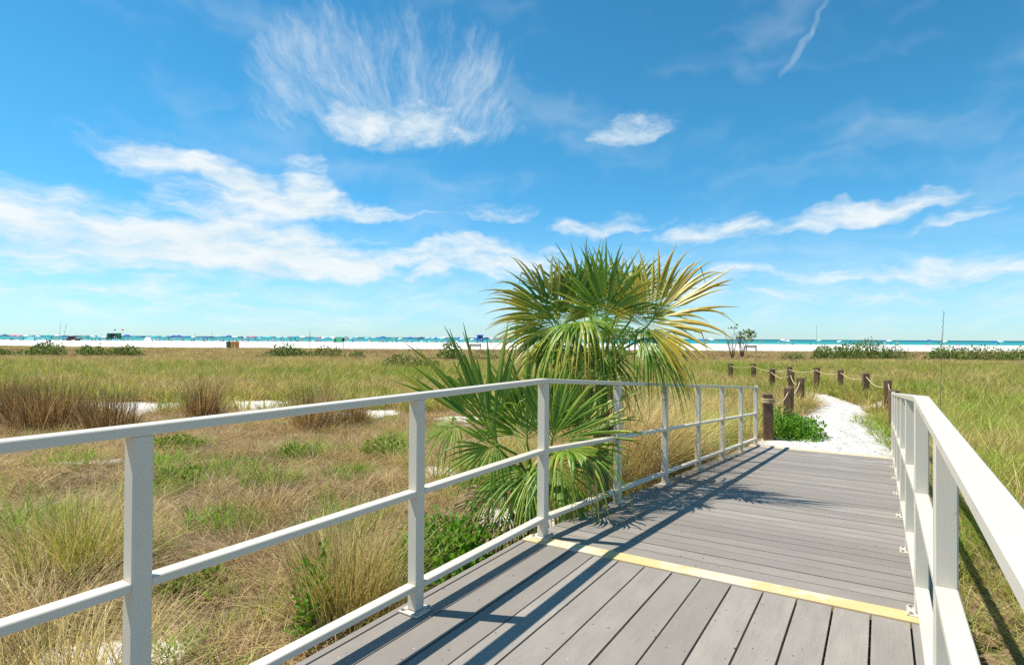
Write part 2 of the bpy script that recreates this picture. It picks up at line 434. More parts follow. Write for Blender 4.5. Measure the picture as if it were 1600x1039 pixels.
# bare patches of white sand among the grass: x, y, rx, ry
BARE = [(-9.4, 14.2, 2.6, 1.35), (-6.2, 14.6, 2.3, 1.6), (-13.4, 14.2, 1.6, .9), (-3.1, 12.9, .9, .7), (-1.2, 12.0, .9, .7),
        (.1, 5.4, .55, .45), (-1.9, 2.95, .42, .3), (-.9, 7.2, .6, .5), (9.6, 14.5, 1.3, .9), (10.9, 13.3, .9, .7), (1.0, 9.5, .6, .5), (-1.25, 2.55, .35, .32)]
def bare(x, y):
    x = np.asarray(x, float); y = np.asarray(y, float)
    o = np.zeros(np.broadcast(x, y).shape)
    wob = 1 + 2.4 * (fbm(x * 1.3, y * 1.3, 5) - .5)
    for a, b, rx, ry in BARE: o = np.maximum(o, 1 - np.sqrt(((x - a) / rx) ** 2 + ((y - b) / ry) ** 2) * wob)
    o = np.maximum(o, (1.12 - path_dist(x, y)) * 2.5)
    return np.clip(o * 2.2, 0, 1)
def edge_y(x): return 80 + .0016 * np.asarray(x, float) ** 2 + 5 * (fbm(np.asarray(x, float) * .06, 0 * np.asarray(x, float), 3) - .5)

# ground: one sheet from behind the camera to under the sea
ys = np.concatenate([np.arange(-60, -4, 4), np.arange(-4, 20, .22), np.arange(20, 90, .9), np.arange(90, 300, 6), np.arange(300, 620, 40)])
ss = np.sinh(np.linspace(-2.6, 2.6, 190)) / math.sinh(2.6)
GX = np.stack([ss * (30 + 1.5 * max(yy, 0) + (30 if yy < -4 else 0)) for yy in ys]); GY = np.repeat(ys[:, None], len(ss), 1)
GZ = gz(GX, GY)
nb = len(ss)
idx = np.arange(len(ys) * nb).reshape(len(ys), nb)
faces = np.stack([idx[:-1, :-1], idx[:-1, 1:], idx[1:, 1:], idx[1:, :-1]], -1).reshape(-1, 4)
litter = (1 - bare(GX, GY)) * (1 - sst(GY - edge_y(GX), -3, 1.5))
me = mesh_from('ground', np.stack([GX, GY, GZ], -1).reshape(-1, 3), faces, M_SAND, True, {'litter': litter.ravel()})
tag(obj('ground', me), 'white quartz sand of the dunes and the wide beach', kind='structure')
# path: trodden sheet a little above the ground
vs, fs = [], []
seg = []
for i in range(len(PATH_C) - 1):
    n = max(2, int(np.hypot(*(PATH_C[i + 1] - PATH_C[i])) / .25))
    for k in range(n): seg.append((i, k / n))
seg.append((len(PATH_C) - 2, 1.0))
NW = 12
for i, s in seg:
    c = PATH_C[i] * (1 - s) + PATH_C[i + 1] * s; hw = PATH_W[i] * (1 - s) + PATH_W[i + 1] * s
    a = PATH_C[max(i - 1, 0)] if s < .5 else PATH_C[i]; b = PATH_C[i + 1] if s < .5 else PATH_C[min(i + 2, len(PATH_C) - 1)]
    d = (b - a) / np.hypot(*(b - a)); nrm = np.array([d[1], -d[0]])
    for j in range(NW + 1):
        q = (j / NW * 2 - 1) * 1.06
        q *= 1 + .16 * (float(vnoise(c[0] * 1.6 + 9 * (q > 0), c[1] * 1.6, 77)) - .5) * abs(q) ** 3
        pt = c + nrm * hw * q
        z = float(gz(pt[0], pt[1])) + .012 + .03 * (1 - abs(q)) - .02 * max(0, abs(q) - .9) * 10 + .03 * (float(fbm(pt[0] * 2.2, pt[1] * 2.2, 8)) - .5)
        vs.append((pt[0], pt[1], z))
for r_ in range(len(seg) - 1):
    for j in range(NW):
        a = r_ * (NW + 1) + j; fs.append((a, a + 1, a + NW + 2, a + NW + 1))
tag(obj('path', mesh_from('path', vs, fs, M_PATH, True)), 'trodden white sand path between the rope lined posts', kind='structure')
# sea
sx = np.linspace(-1, 1, 25) ** 3 * 24000; sy = np.array([245, 300, 400, 700, 1500, 4000, 9000, 18000.])
vs = [(x, y, SEA_Z) for y in sy for x in sx]
fs = [(j * 25 + i, j * 25 + i + 1, (j + 1) * 25 + i + 1, (j + 1) * 25 + i) for j in range(len(sy) - 1) for i in range(24)]
tag(obj('sea', mesh_from('sea', vs, fs, M_SEA)), 'turquoise sea deepening to teal at the horizon', kind='structure')

# ------------------------------------------------------------------ boardwalk: landing, ramp, yellow strips
def deck_pt(t, q, skew=True):
    """point at distance t along and q across (q measured along the cross boards)"""
    return L0 + U * t + (VX if skew else V) * q
def prism(corners, th, name, matl, parent, far, length_axis=0):
    """board from four top corners (counter-clockwise), eased top edges"""
    P = [Vector(c) for c in corners]; c0 = sum(P, Vector()) / 4; e = .004
    def ins(p, k): 
        d = (c0 - p); d.z = 0
        return p + d.normalized() * k
    base = [p - Vector((0, 0, th)) for p in P]; mid = [p - Vector((0, 0, e)) for p in P]; top = [ins(p, e * 1.4) for p in P]
    v = base + mid + top
    f = [(3, 2, 1, 0), (8, 9, 10, 11)] + [(i, (i + 1) % 4, 4 + (i + 1) % 4, 4 + i) for i in range(4)] + [(4 + i, 4 + (i + 1) % 4, 8 + (i + 1) % 4, 8 + i) for i in range(4)]
    me = mesh_from(name, v, f, matl, False, {'far': [far] * 12})
    o0 = P[0]; ax = (P[1] - P[0]).normalized() if length_axis == 0 else (P[3] - P[0]).normalized()
    ay = Vector((0, 0, 1)).cross(ax).normalized()
    a = me.attributes.new('uvp', 'FLOAT_VECTOR', 'POINT')
    a.data.foreach_set('vector', [c for p in v for c in ((p - o0).dot(ax), (p - o0).dot(ay), 0.0)])
    return obj(name, me, parent)
walk = tag(empty('boardwalk', (L0[0], L0[1], -.5)), 'grey composite board landing and ramp with yellow edge strips leading down to the sand', 'boardwalk')
walk_inv = Matrix.Translation((-L0[0], -L0[1], .5))
PITCH, GAP = .1415, .0085
QMIN, QMAX = -.085, DW + .085
gaps = [1.648 - PITCH * k for k in range(0, 13)] + [1.648 + PITCH]
qs = sorted([q for q in gaps if QMIN + .03 < q < QMAX - .02])
edges = [QMIN - GAP / 2] + qs + [QMAX + GAP / 2]
skew_slope = float(VX.dot(U) / VX.dot(V))
STRIP_W = .105
rng = np.random.default_rng(4)
for a, b in zip(edges[:-1], edges[1:]):
    a2, b2 = a + GAP / 2, b - GAP / 2
    def e(q, off): return L0 + V * q + U * (q * skew_slope + off)
    P = [L0 + V * a2 - U * 6.4, L0 + V * b2 - U * 6.4, e(b2, -STRIP_W - .004), e(a2, -STRIP_W - .004)]
    dz = float(rng.uniform(-.0012, .0012))
    o = prism([(p[0], p[1], dz) for p in P], .026, 'plank', M_PLANK, walk, 0.0, 3)
    o.matrix_parent_inverse = walk_inv
nrb = int((RAMP - .11) / PITCH)
pit = (RAMP - .11) / nrb
for i in range(nrb):
    t0, t1 = i * pit + .004, (i + 1) * pit - .004
    dz = float(rng.uniform(-.001, .001))
    qa, qb = QMIN + float(rng.uniform(-.006, .006)), QMAX + float(rng.uniform(-.006, .006))
    c = [deck_pt(t0, qa), deck_pt(t0, qb), deck_pt(t1, qb), deck_pt(t1, qa)]
    tt = [t0, t0, t1, t1]
    o = prism([(p[0], p[1], deck_z(t) + dz) for p, t in zip(c, tt)], .026, 'plank', M_PLANK, walk, (t0 / RAMP) ** 2, 0)
    o.matrix_parent_inverse = walk_inv
for (t0, t1, far) in ((-STRIP_W, -.002, 0.0), (RAMP - .105, RAMP + .11, 1.0)):
    c = [deck_pt(t0, QMIN), deck_pt(t0, QMAX), deck_pt(t1, QMAX), deck_pt(t1, QMIN)]
    o = prism([(p[0], p[1], (deck_z(t) if far else 0) + .004) for p, t in zip(c, (t0, t0, t1, t1))], .03, 'edge_strip', M_STRIP, walk, far, 0)
    o.matrix_parent_inverse = walk_inv
def beam(name, pts, wdt, h, matl, parent, inv, side=None, bevel=0.0):
    """rectangular bar through pts (centre of its top face), vertical sides"""
    m = MB()
    pts = [Vector(p) for p in pts]
    for a, b in zip(pts[:-1], pts[1:]):
        d = Vector((b.x - a.x, b.y - a.y, 0)).normalized() if side is None else None
        n = Vector((d.y, -d.x, 0)) * wdt / 2 if side is None else Vector(side) * wdt / 2
        dn = Vector((0, 0, h))
        m.hexa([a + n - dn, b + n - dn, b - n - dn, a - n - dn, a + n, b + n, b - n, a - n])
    o = m.build(name, matl, parent, bevel=bevel)
    o.matrix_parent_inverse = inv
    return o
def p3(base, t, z): q = base + U * t; return Vector((q[0], q[1], z))
for q in (QMIN + .03, DW * .5, QMAX - .03):          # joists under the boards
    bl = L0 + V * q
    beam('joist', [p3(bl, -6.4, -.030), p3(bl, q * skew_slope, -.030)], .04, .18, M_JOIST, walk, walk_inv)
    bl = L0 + VX * q
    beam('joist', [p3(bl, .01, -.032), p3(bl, RAMP - .02, deck_z(RAMP) - .032)], .04, .14, M_JOIST, walk, walk_inv)
for q in (QMIN + .09, QMAX - .09):
    for t in (-5.0, -3.0, -1.0, .8, 2.8):
        bp = L0 + V * q + U * t
        m = MB(); m.box((bp[0], bp[1], -.5), (.09, .09, .72), -TH)
        o = m.build('support_post', M_JOIST, walk); o.matrix_parent_inverse = walk_inv
        o.location.z += deck_z(t) - .05

# ------------------------------------------------------------------ railings
PW, TOPZ = .052, .94
def railing(base, side, ts_land, label):
    """side = +1 when the boards lie to the right of the rail line"""
    root = tag(empty('railing', (base[0], base[1], -.02)), label, 'railing', 'pale metal railings along the boardwalk')
    inv = Matrix.Translation((-base[0], -base[1], .02))
    ts_ramp = [1.135 * k for k in range(1, 7)]
    ts = sorted(ts_land + [0.0] + ts_ramp)
    for t in ts:
        z0 = deck_z(t); c = base + U * t
        m = MB(); m.box((c[0], c[1], z0 + (.012 + TOPZ - .027) / 2), (PW, PW, TOPZ - .027 - .012), -TH)
        o = m.build('post', M_RAIL, root, bevel=.004); o.matrix_parent_inverse = inv
        m = MB(); m.box((c[0], c[1], 0), (.105, .105, .009), -TH)
        pl = m.build('base_plate', M_PLATE, root, bevel=.002); pl.matrix_parent_inverse = inv
        pl.location.z = z0 + .0062
        m = MB()
        for a, b in ((-.040, -.040), (.040, -.040), (.040, .040), (-.040, .040)):
            p = c + U * a + V * b
            m.tube([(p[0], p[1], .0045), (p[0], p[1], .013)], .008, 6)
        bo = m.build('bolt', M_BOLT, pl)
        bo['kind'] = 'stuff'
    def line(name, z, wdt, h, t0=None, t1=None):
        a, b = (t0 if t0 is not None else ts[0] - .6), (t1 if t1 is not None else RAMP + .07)
        beam(name, [p3(base, a, z), p3(base, 0.0, z)], wdt, h, M_RAIL, root, inv, bevel=.003)
        beam(name, [p3(base, 0.001, z), p3(base, b, z + deck_z(b) - (b - RAMP) * DROP / RAMP if b > RAMP else z + deck_z(b))], wdt, h, M_RAIL, root, inv, bevel=.003)
    line('top_rail', TOPZ, .056, .028)
    def spans(name, z):
        full = [ts[0] - .6] + ts + []
        for a, b in zip(full[:-1], full[1:]):
            a2, b2 = (a + PW / 2 - .001 if a in ts else a), b - PW / 2 + .001
            beam(name, [p3(base, a2, z + deck_z(a2)), p3(base, b2, z + deck_z(b2))], .050, .026, M_RAIL, root, inv, bevel=.003)
    spans('mid_rail', .525); spans('bottom_rail', .125)
    # end return: the top rail turns down to the middle rail past the last post
    t = RAMP + .10; zt = TOPZ + deck_z(RAMP)
    e0, e1 = base + U * (t - .027), base + U * (t + .027)
    m = MB(); c = base + U * t
    m.box((c[0], c[1], zt - .23), (.045, .045, .47), -TH)
    o = m.build('end_return', M_RAIL, root, bevel=.004); o.matrix_parent_inverse = inv
    beam('end_return', [p3(base, RAMP + .03, .50 + deck_z(RAMP)), p3(base, RAMP + .078, .50 + deck_z(RAMP))], .045, .026, M_RAIL, root, inv)
    return root
railing(L0, 1, [-1.1, -2.2, -3.3, -4.4], 'pale metal railing on the palm side of the boardwalk')
railing(R0, -1, [-1.1, -2.65, -3.75, -4.85], 'pale metal railing on the side of the boardwalk away from the palms')

# ------------------------------------------------------------------ foliage materials
def leafy(name, color_fn, rough=.55, spec=.25, trans=.35):
    m = bpy.data.materials.new(name); m.use_nodes = True
    t = NT(m.node_tree); p = m.node_tree.nodes['Principled BSDF']; out = m.node_tree.nodes['Material Output']
    c = color_fn(t)
    t.put(p.inputs['Base Color'], c); p.inputs['Roughness'].default_value = rough; p.inputs['Specular IOR Level'].default_value = spec
    tr = t.n.new('ShaderNodeBsdfTranslucent'); t.put(tr.inputs['Color'], t.mix(1.0, c, (1.1, 1.05, .7), 'MULTIPLY'))
    mx = t.n.new('ShaderNodeMixShader'); mx.inputs[0].default_value = trans
    t.l.new(p.outputs[0], mx.inputs[1]); t.l.new(tr.outputs[0], mx.inputs[2]); t.l.new(mx.outputs[0], out.inputs[0])
    return m
GRASS_STOPS = [(0.0, (.09, .045, .020)), (.14, (.27, .145, .065)), (.30, (.56, .43, .25)), (.45, (.68, .54, .30)), (.58, (.58, .50, .18)),
               (.72, (.37, .385, .09)), (.86, (.25, .36, .04)), (1.0, (.20, .45, .03))]
def grass_col(kind):
    def f(t):
        tint = t.attr('tint', kind)
        rnd = t.attr('rnd'); al = t.attr('along')
        v = t.m('ADD', tint, t.m('MULTIPLY', t.m('SUBTRACT', rnd, .5), .34))
        v = t.m('ADD', v, t.m('MULTIPLY', t.m('SUBTRACT', .45, al), .10))
        c = t.ramp(v, GRASS_STOPS)
        oi = t.n.new('ShaderNodeObjectInfo').outputs['Random']
        c = t.mix(1.0, c, t.mix(oi, (.80, .80, .80), (1.12, 1.12, 1.12)), 'MULTIPLY')
        r2 = t.m('FRACT', t.m('MULTIPLY', rnd, 17.3))
        return t.mix(1.0, c, t.mix(r2, (.46, .42, .38), (1.55, 1.53, 1.46)), 'MULTIPLY')
    return f
M_FIELD = leafy('dune_grass_blades', grass_col('INSTANCER'), .6, .2, .38)
M_CLUMP = leafy('clump_grass_blades', grass_col('OBJECT'), .6, .2, .3)
def palm_col(t):
    yel = t.attr('yel'); al = t.attr('along'); rnd = t.attr('rnd')
    g = t.mix(rnd, (.085, .20, .015), (.29, .44, .045))
    k = t.sstep(t.m('ADD', t.m('MULTIPLY', yel, .9), t.m('MULTIPLY_ADD', al, .42, t.m('MULTIPLY', t.m('SUBTRACT', rnd, .5), .55))), .45, .95)
    c = t.mix(k, g, t.mix(rnd, (.66, .38, .02), (.60, .52, .10)))
    dead = t.attr('dead')
    c = t.mix(dead, c, t.mix(rnd, (.20, .125, .06), (.44, .32, .17)))
    n = t.noise(geo(t), 30, 3)
    return t.mix(1.0, c, t.mix(n, (.85, .85, .85), (1.15, 1.15, 1.15)), 'MULTIPLY')
M_PALM = leafy('palm_leaf', palm_col, .42, .4, .30)
def herb_col(a, b):
    def f(t):
        rnd = t.attr('rnd'); oi = t.n.new('ShaderNodeObjectInfo').outputs['Random']
        return t.mix(rnd, a, b)
    return f
M_HERB = leafy('herb_leaf', herb_col((.06, .18, .012), (.22, .44, .03)), .5, .3, .35)
M_MAT = leafy('mat_leaf', herb_col((.13, .20, .025), (.34, .42, .07)), .5, .3, .35)
M_SHRUB = leafy('shrub_leaf', herb_col((.075, .14, .025), (.27, .34, .08)), .5, .3, .25)
M_SHRUB2 = leafy('shrub_leaf_pale', herb_col((.10, .14, .035), (.30, .33, .10)), .5, .3, .25)
M_YELLOW = leafy('yellow_petal', herb_col((.62, .42, .02), (.75, .60, .05)), .6, .2, .3)
def m_bark(t, p):
    P = geo(t); n = t.noise(P, 24, 5, .7)
    t.put(p.inputs['Base Color'], t.mix(n, (.07, .045, .03), (.27, .20, .14)))
    t.put(p.inputs['Normal'], t.bump(n, .7, .01))
M_BARK = mat('bark', m_bark, .9, .1)
M_TWIG = plain('grey_twig', (.20, .15, .12), .85, .1, .35, 20)

# ------------------------------------------------------------------ blade builder
def blades(n, rad, h, lean, curl, wid, segs, rng, spread_pow=.6, flat=0.0, outward=.6, wind=(0, 0)):
    """n tapered blades in a tuft; returns verts, faces, rnd, along"""
    r = rad * rng.random(n) ** spread_pow; a0 = rng.random(n) * 2 * np.pi
    bx, by = r * np.cos(a0), r * np.sin(a0)
    az = np.where(rng.random(n) < outward, a0 + rng.normal(0, .5, n), rng.random(n) * 2 * np.pi)
    H = h[0] + (h[1] - h[0]) * rng.random(n) ** .8
    L = lean[0] + (lean[1] - lean[0]) * rng.random(n)
    C = curl[0] + (curl[1] - curl[0]) * rng.random(n)
    wd = wid * (.6 + .8 * rng.random(n)); twist = rng.normal(0, .5, n)
    rn = rng.random(n)
    V_, A_, R_ = [], [], []
    px, py, pz = bx.copy(), by.copy(), np.full(n, -.03)
    for s in range(segs + 1):
        f = s / segs
        ang = np.minimum(L + C * f ** 1.3, 2.4)
        if s:
            st = H / segs
            px = px + st * (np.sin(ang) * np.cos(az) + wind[0] * f); py = py + st * (np.sin(ang) * np.sin(az) + wind[1] * f)
            pz = np.maximum(pz + st * np.cos(ang), .005 + .02 * rn)
        k = wd * (1 - f) ** .7 * .5 + wd * .02
        sx, sy = -np.sin(az + twist), np.cos(az + twist)
        V_.append(np.stack([px - sx * k, py - sy * k, pz], -1)); V_.append(np.stack([px + sx * k, py + sy * k, pz], -1))
        A_ += [np.full(n, f)] * 2; R_ += [rn] * 2
    Vt = np.stack(V_, 1).reshape(-1, 3)
    m = 2 * (segs + 1)
    b = np.arange(n)[:, None] * m
    F = np.concatenate([np.stack([b[:, 0] + 2 * s, b[:, 0] + 2 * s + 1, b[:, 0] + 2 * s + 3, b[:, 0] + 2 * s + 2], -1) for s in range(segs)])
    return Vt, F, np.stack(R_, 1).ravel(), np.stack(A_, 1).ravel()
def join(parts):
    o, Vv, Ff, Rr, Aa = 0, [], [], [], []
    for v, f, r, a in parts:
        Vv.append(v); Ff.append(f + o); Rr.append(r); Aa.append(a); o += len(v)
    return np.concatenate(Vv), np.concatenate(Ff), np.concatenate(Rr), np.concatenate(Aa)
def fast_mesh(name, v, f, matl, attrs, smooth=True):
    me = bpy.data.meshes.new(name)
    f = np.asarray(f, np.int32); k = f.shape[1]
    me.vertices.add(len(v)); me.vertices.foreach_set('co', np.asarray(v, np.float32).ravel())
    me.loops.add(f.size); me.loops.foreach_set('vertex_index', f.ravel())
    me.polygons.add(len(f)); me.polygons.foreach_set('loop_start', np.arange(0, f.size, k, dtype=np.int32))
    me.polygons.foreach_set('use_smooth', np.full(len(f), smooth))
    me.materials.append(matl)
    for q, a in attrs.items():
        at = me.attributes.new(q, 'FLOAT', 'POINT'); at.data.foreach_set('value', np.asarray(a, np.float32))
    me.update(calc_edges=True)
    return me
def clump_mesh(name, parts, matl):
    v, f, r, a = join(parts)
    return fast_mesh(name, v, f, matl, {'rnd': r, 'along': a})

# ------------------------------------------------------------------ palms
def frond_geo(P0, ax, up, R_, spread, droop, n, rng, fold=.25, costa=.18, ragged=.15):
    """fan blade: n folded leaflets about P0. ax = blade axis, up = blade normal"""
    ax = Vector(ax).normalized(); up = Vector(up); up = (up - ax * up.dot(ax)).normalized(); sd = ax.cross(up)
    vs, fs, rn, al = [], [], [], []
    segs = 9
    dphi = spread / n; WL = .0135 * R_ / .7
    for i in range(n):
        ph = -spread / 2 + (i + .5) * dphi + rng.normal(0, .012)
        c, s = math.cos(ph), math.sin(ph)
        d = (ax * c + sd * s + up * (fold * (abs(s) - .35))).normalized()
        wv = up.cross(d).normalized(); kn = d.cross(wv).normalized()
        start = P0 + ax * (costa * R_ * max(0, c) * rng.uniform(.55, 1.0))
        L = R_ * (.74 + .26 * max(0, c) ** .7) * (1 + rng.normal(0, ragged * .5))
        if rng.random() < .10: L *= rng.uniform(.45, .8)
        if rng.random() < .08: continue
        kink = rng.uniform(.45, .8) if rng.random() < .14 else 9.0
        dr = droop * (1 + rng.normal(0, .25)); r0 = rng.random(); lat = rng.normal(0, .07); tipd = abs(rng.normal(0, .9 if droop > .3 else (.45 if droop > .05 else .2)))
        b = len(vs)
        for k in range(segs + 1):
            f = k / segs
            p = start + d * (L * f) + wv * (lat * L * f * f)
            p = p - Vector((0, 0, 1)) * (dr * L * (f ** 2.6) + tipd * L * max(0, f - .55) ** 2)
            if f > kink: p = p - Vector((0, 0, 1)) * (L * (f - kink) * .9) - d * (L * (f - kink) * .55)
            if f > .6 and dr > .4: p -= d * (L * (f - .6) ** 2 * dr * .8)
            half = min(L * f * math.tan(dphi / 2) * 1.04, WL * 1.25) if f < .42 else WL * 1.25 * max(0.02, ((1 - f) / .58)) ** .85
            half = max(half, .0012)
            ridge = kn * half * .55
            vs += [p - wv * half - ridge * .5, p + ridge * .5, p + wv * half - ridge * .5]
            rn += [r0] * 3; al += [f] * 3
        for k in range(segs):
            a = b + 3 * k
            fs += [(a, a + 1, a + 4, a + 3), (a + 1, a + 2, a + 5, a + 4)]
    return vs, fs, rn, al
def make_palm(label, base, crown, fronds, trunk_r, seed):
    rng = np.random.default_rng(seed)
    root = tag(empty('palm', base), label, 'palm')
    inv = Matrix.Translation(-Vector(base))
    m = MB(); b, c = Vector(base), Vector(crown)
    pts = [b + (c - b) * (k / 8) + Vector((rng.normal(0, .008), rng.normal(0, .008), 0)) for k in range(9)]
    pts[0].z -= .06
    m.tube(pts, [trunk_r * (1.15 - .35 * k / 8) for k in range(9)], 12)
    o = m.build('trunk', M_BARK, root, True); o.matrix_parent_inverse = inv
    for k in range(14):                     # old leaf boots round the stem
        f = .15 + .8 * k / 14; p = b + (c - b) * f; a = k * 2.4
        d = Vector((math.cos(a), math.sin(a), .0))
        m = MB(); q = p + d * trunk_r * .8
        m.tube([q, q + d * .05 + Vector((0, 0, .07)), q + d * .075 + Vector((0, 0, .17))], [.03, .024, .010], 6)
        o = m.build('leaf_base', M_BARK, root, True); o.matrix_parent_inverse = inv
    for (h, ax, up, R_, spread, droop, n, yel, dead) in fronds:
        H = Vector(h)
        vs, fs, rn, al = frond_geo(H, ax, up, R_, R(spread), droop, n, rng)
        m = {'rnd': rn, 'along': al, 'yel': [yel] * len(vs), 'dead': [dead] * len(vs)}
        o = obj('frond', mesh_from('frond', vs, fs, M_PALM, False, m), root); o.matrix_parent_inverse = inv
        mid = (Vector(crown) + H) / 2 + Vector((0, 0, .06))
        st = MB(); A = Vector(ax).normalized()
        st.tube([Vector(crown) - Vector((0, 0, .05)), mid, H, H + A * R_ * .22], [.016, .011, .009, .003], 6)
        pe = mesh_from('leaf_stalk', st.v, st.f, M_PALM, True, {'rnd': [.8] * len(st.v), 'along': [.2] * len(st.v), 'yel': [.25] * len(st.v), 'dead': [dead] * len(st.v)})
        s = obj('leaf_stalk', pe, o)
    return root
gA = float(gz(.80, 5.15))
C_A = (.80, 5.12, .86)
up_c = (0, -1, .25)                          # normals roughly towards the walk
make_palm('tall cabbage palm with yellowing fan fronds behind the ramp railing', (.80, 5.15, gA), C_A, [
    ((.42, 5.00, 1.28), (-.58, -.10, .76), (.35, -.85, .45), .75, 225, .16, 66, .62, 0),
    ((.44, 4.95, 1.22), (-.80, -.20, .18), (.15, -.75, .6), .60, 170, .34, 45, .50, 0),
    ((1.18, 5.00, 1.28), (.58, -.10, .78), (-.30, -.9, .35), .76, 205, .10, 66, .78, 0),
    ((.72, 5.18, 1.36), (-.14, .15, 1), (0, -1, .1), .70, 150, .04, 48, .16, 0),
    ((.96, 5.25, 1.38), (.20, .25, 1), (-.1, -1, .2), .68, 160, .06, 52, .14, 0),
    ((.56, 5.12, 1.34), (-.36, .05, .95), (.2, -1, .2), .64, 150, .08, 48, .42, 0),
    ((1.08, 5.20, 1.34), (.42, .1, .92), (-.2, -1, .3), .62, 150, .10, 48, .26, 0),
    ((.84, 5.10, 1.32), (.02, -.15, 1), (.0, -1, .2), .68, 140, .06, 41, .24, 0),
    ((.64, 4.80, 1.26), (-.14, -.66, .12), (-.05, .1, 1), .52, 280, .85, 70, .32, 0),
    ((1.16, 5.06, 1.18), (.82, .05, .05), (.30, -.45, .8), .50, 240, .72, 62, .12, 0),
    ((1.22, 5.10, 1.08), (.75, .05, -.35), (.45, -.45, .7), .46, 200, .50, 52, .06, 0),
    ((.60, 4.84, 1.30), (-.30, -.55, .05), (-.1, .1, 1), .56, 250, .95, 44, .30, 0),
    ((.78, 4.95, 1.10), (.05, -.40, -.40), (0, -.5, .8), .48, 200, .60, 32, .18, 0),
    ((.42, 4.92, 1.12), (-.66, -.25, -.10), (-.35, -.3, .9), .50, 240, .70, 55, .36, 0),
    ((.80, 5.50, 1.28), (.05, .8, .45), (0, -.4, .9), .60, 220, .3, 55, .15, 0),
    ((1.10, 5.45, 1.18), (.55, .55, .30), (-.2, -.4, .9), .58, 220, .35, 52, .2, 0),
    ((.52, 5.45, 1.18), (-.55, .55, .25), (.2, -.4, .9), .58, 220, .35, 52, .25, 0),
    ((.72, 5.02, 1.00), (-.20, -.25, -.7), (-.2, -.8, .4), .36, 170, .30, 37, .25, .3),
    ((.66, 5.25, .88), (-.45, .0, -.8), (-.5, -.6, .5), .42, 150, .3, 35, .3, .9),
    ((.92, 5.25, .84), (.40, .1, -.85), (.5, -.6, .5), .40, 150, .3, 35, .3, 1.0)], .07, 31)
gB = float(gz(.12, 4.45))
C_B = (.16, 4.42, .10)
make_palm('low stemless palm with broad green fans pushing through the railing corner', (.12, 4.45, gB), C_B, [
    ((-.10, 4.18, .40), (-.44, .05, .90), (.15, -1, .12), .84, 88, .0, 34, .26, 0),
    ((-.10, 4.16, .40), (-.75, -.1, -.20), (.1, -1, .3), .40, 200, .20, 24, .12, 0),
    ((.12, 4.40, .36), (.02, .10, 1), (.1, -1, .0), .70, 140, .05, 45, .10, 0),
    ((.30, 4.30, .36), (.16, .0, 1), (-.2, -1, .1), .66, 140, .06, 45, .14, 0),
    ((.44, 4.38, .36), (.44, .05, .92), (-.3, -1, .2), .62, 140, .08, 41, .28, 0),
    ((.36, 4.08, .38), (.62, -.45, .05), (.35, -.2, .9), .54, 210, .62, 52, .24, 0),
    ((.30, 4.12, .28), (.45, -.45, -.45), (.4, -.6, .6), .50, 200, .45, 48, .14, 0),
    ((.12, 4.18, .22), (.05, -.45, -.40), (.1, -.8, .6), .46, 220, .40, 48, .06, 0),
    ((.00, 4.28, .20), (-.35, -.35, -.20), (-.2, -.8, .6), .42, 220, .30, 45, .08, 0),
    ((-.42, 4.40, .50), (-.62, -.15, -.10), (-.2, -.5, .85), .36, 200, .75, 31, .25, 0),
    ((.04, 4.75, .36), (-.20, .45, .85), (.1, -.8, .4), .60, 170, .1, 45, .08, 0),
    ((-.12, 4.38, -.02), (-.75, -.2, -.25), (-.2, -.3, .9), .48, 150, .45, 35, .3, 1.0),
    ((-.05, 4.22, -.10), (-.5, -.6, -.3), (-.3, -.2, .9), .44, 140, .35, 31, .3, 1.0),
    ((.05, 4.18, -.14), (-.1, -.8, -.3), (0, -.3, .9), .40, 140, .3, 31, .3, .9)], .09, 32)

# ------------------------------------------------------------------ rope-lined posts beside the path
LEFT_POSTS = [(4.40, 9.76), (5.64, 11.6), (7.19, 14.2), (8.19, 16.7), (8.49, 18.6)]
RIGHT_POSTS = [(7.46, 11.1), (8.93, 13.5), (9.97, 16.0), (10.30, 17.8), (10.17, 19.0), (9.86, 20.2), (9.35, 22.0), (8.6, 22.4)]
ORD = ['first', 'second', 'third', 'fourth', 'fifth', 'sixth', 'seventh', 'eighth', 'ninth']
TOP_Z = .235
def bollard(x, y, k, side):
    rng = random.Random(int(x * 97 + y * 31))
    z = float(gz(x, y)) - .15; top = TOP_Z + rng.uniform(-.03, .03)
    m = MB(); s = .155; h = top - z
    m.box((0, 0, h / 2), (s, s, h), 0)
    o = m.build('rope_post', M_TIMBER, None, bevel=.010)
    o.location = (x, y, z); o.rotation_euler = (rng.uniform(-.03, .03), rng.uniform(-.03, .03), rng.uniform(-.4, .3) - .4)
    tag(o, f'{ORD[k]} square timber post from the ramp, {side} side of the path', 'post', 'square timber posts strung with rope along the path')
    return Vector((x, y, top - .10))
def rope(pts, label):
    m = MB(); P = []
    for a, b in zip(pts[:-1], pts[1:]):
        for k in range(10):
            f = k / 10; p = a.lerp(b, f); p.z -= .15 * 4 * f * (1 - f) * min(1, (b - a).length / 2.2); P.append(p)
    P.append(pts[-1])
    m.tube(P, .011, 6)
    o = m.build('rope', M_ROPE, None, True)
    tag(o, label, 'rope', 'manila ropes strung between the path posts')
    return o
def off(p): return p + Vector((-.05, -.085, 0))
lp = [bollard(x, y, k, 'palm') for k, (x, y) in enumerate(LEFT_POSTS)]
rp = [bollard(x, y, k, 'open') for k, (x, y) in enumerate(RIGHT_POSTS)]
rope([off(p) for p in lp], 'sagging tan rope along the palm side of the sand path')
rope([off(p) for p in rp], 'sagging tan rope along the open grass side of the sand path')
m = MB(); c0 = lp[0]
for k in range(3): # rope turns lashed round the first post
    zz = c0.z - .04 + .028 * k
    m.tube([(c0.x + .105 * math.cos(a), c0.y + .105 * math.sin(a), zz) for a in [i * math.pi / 8 for i in range(17)]], .010, 6)
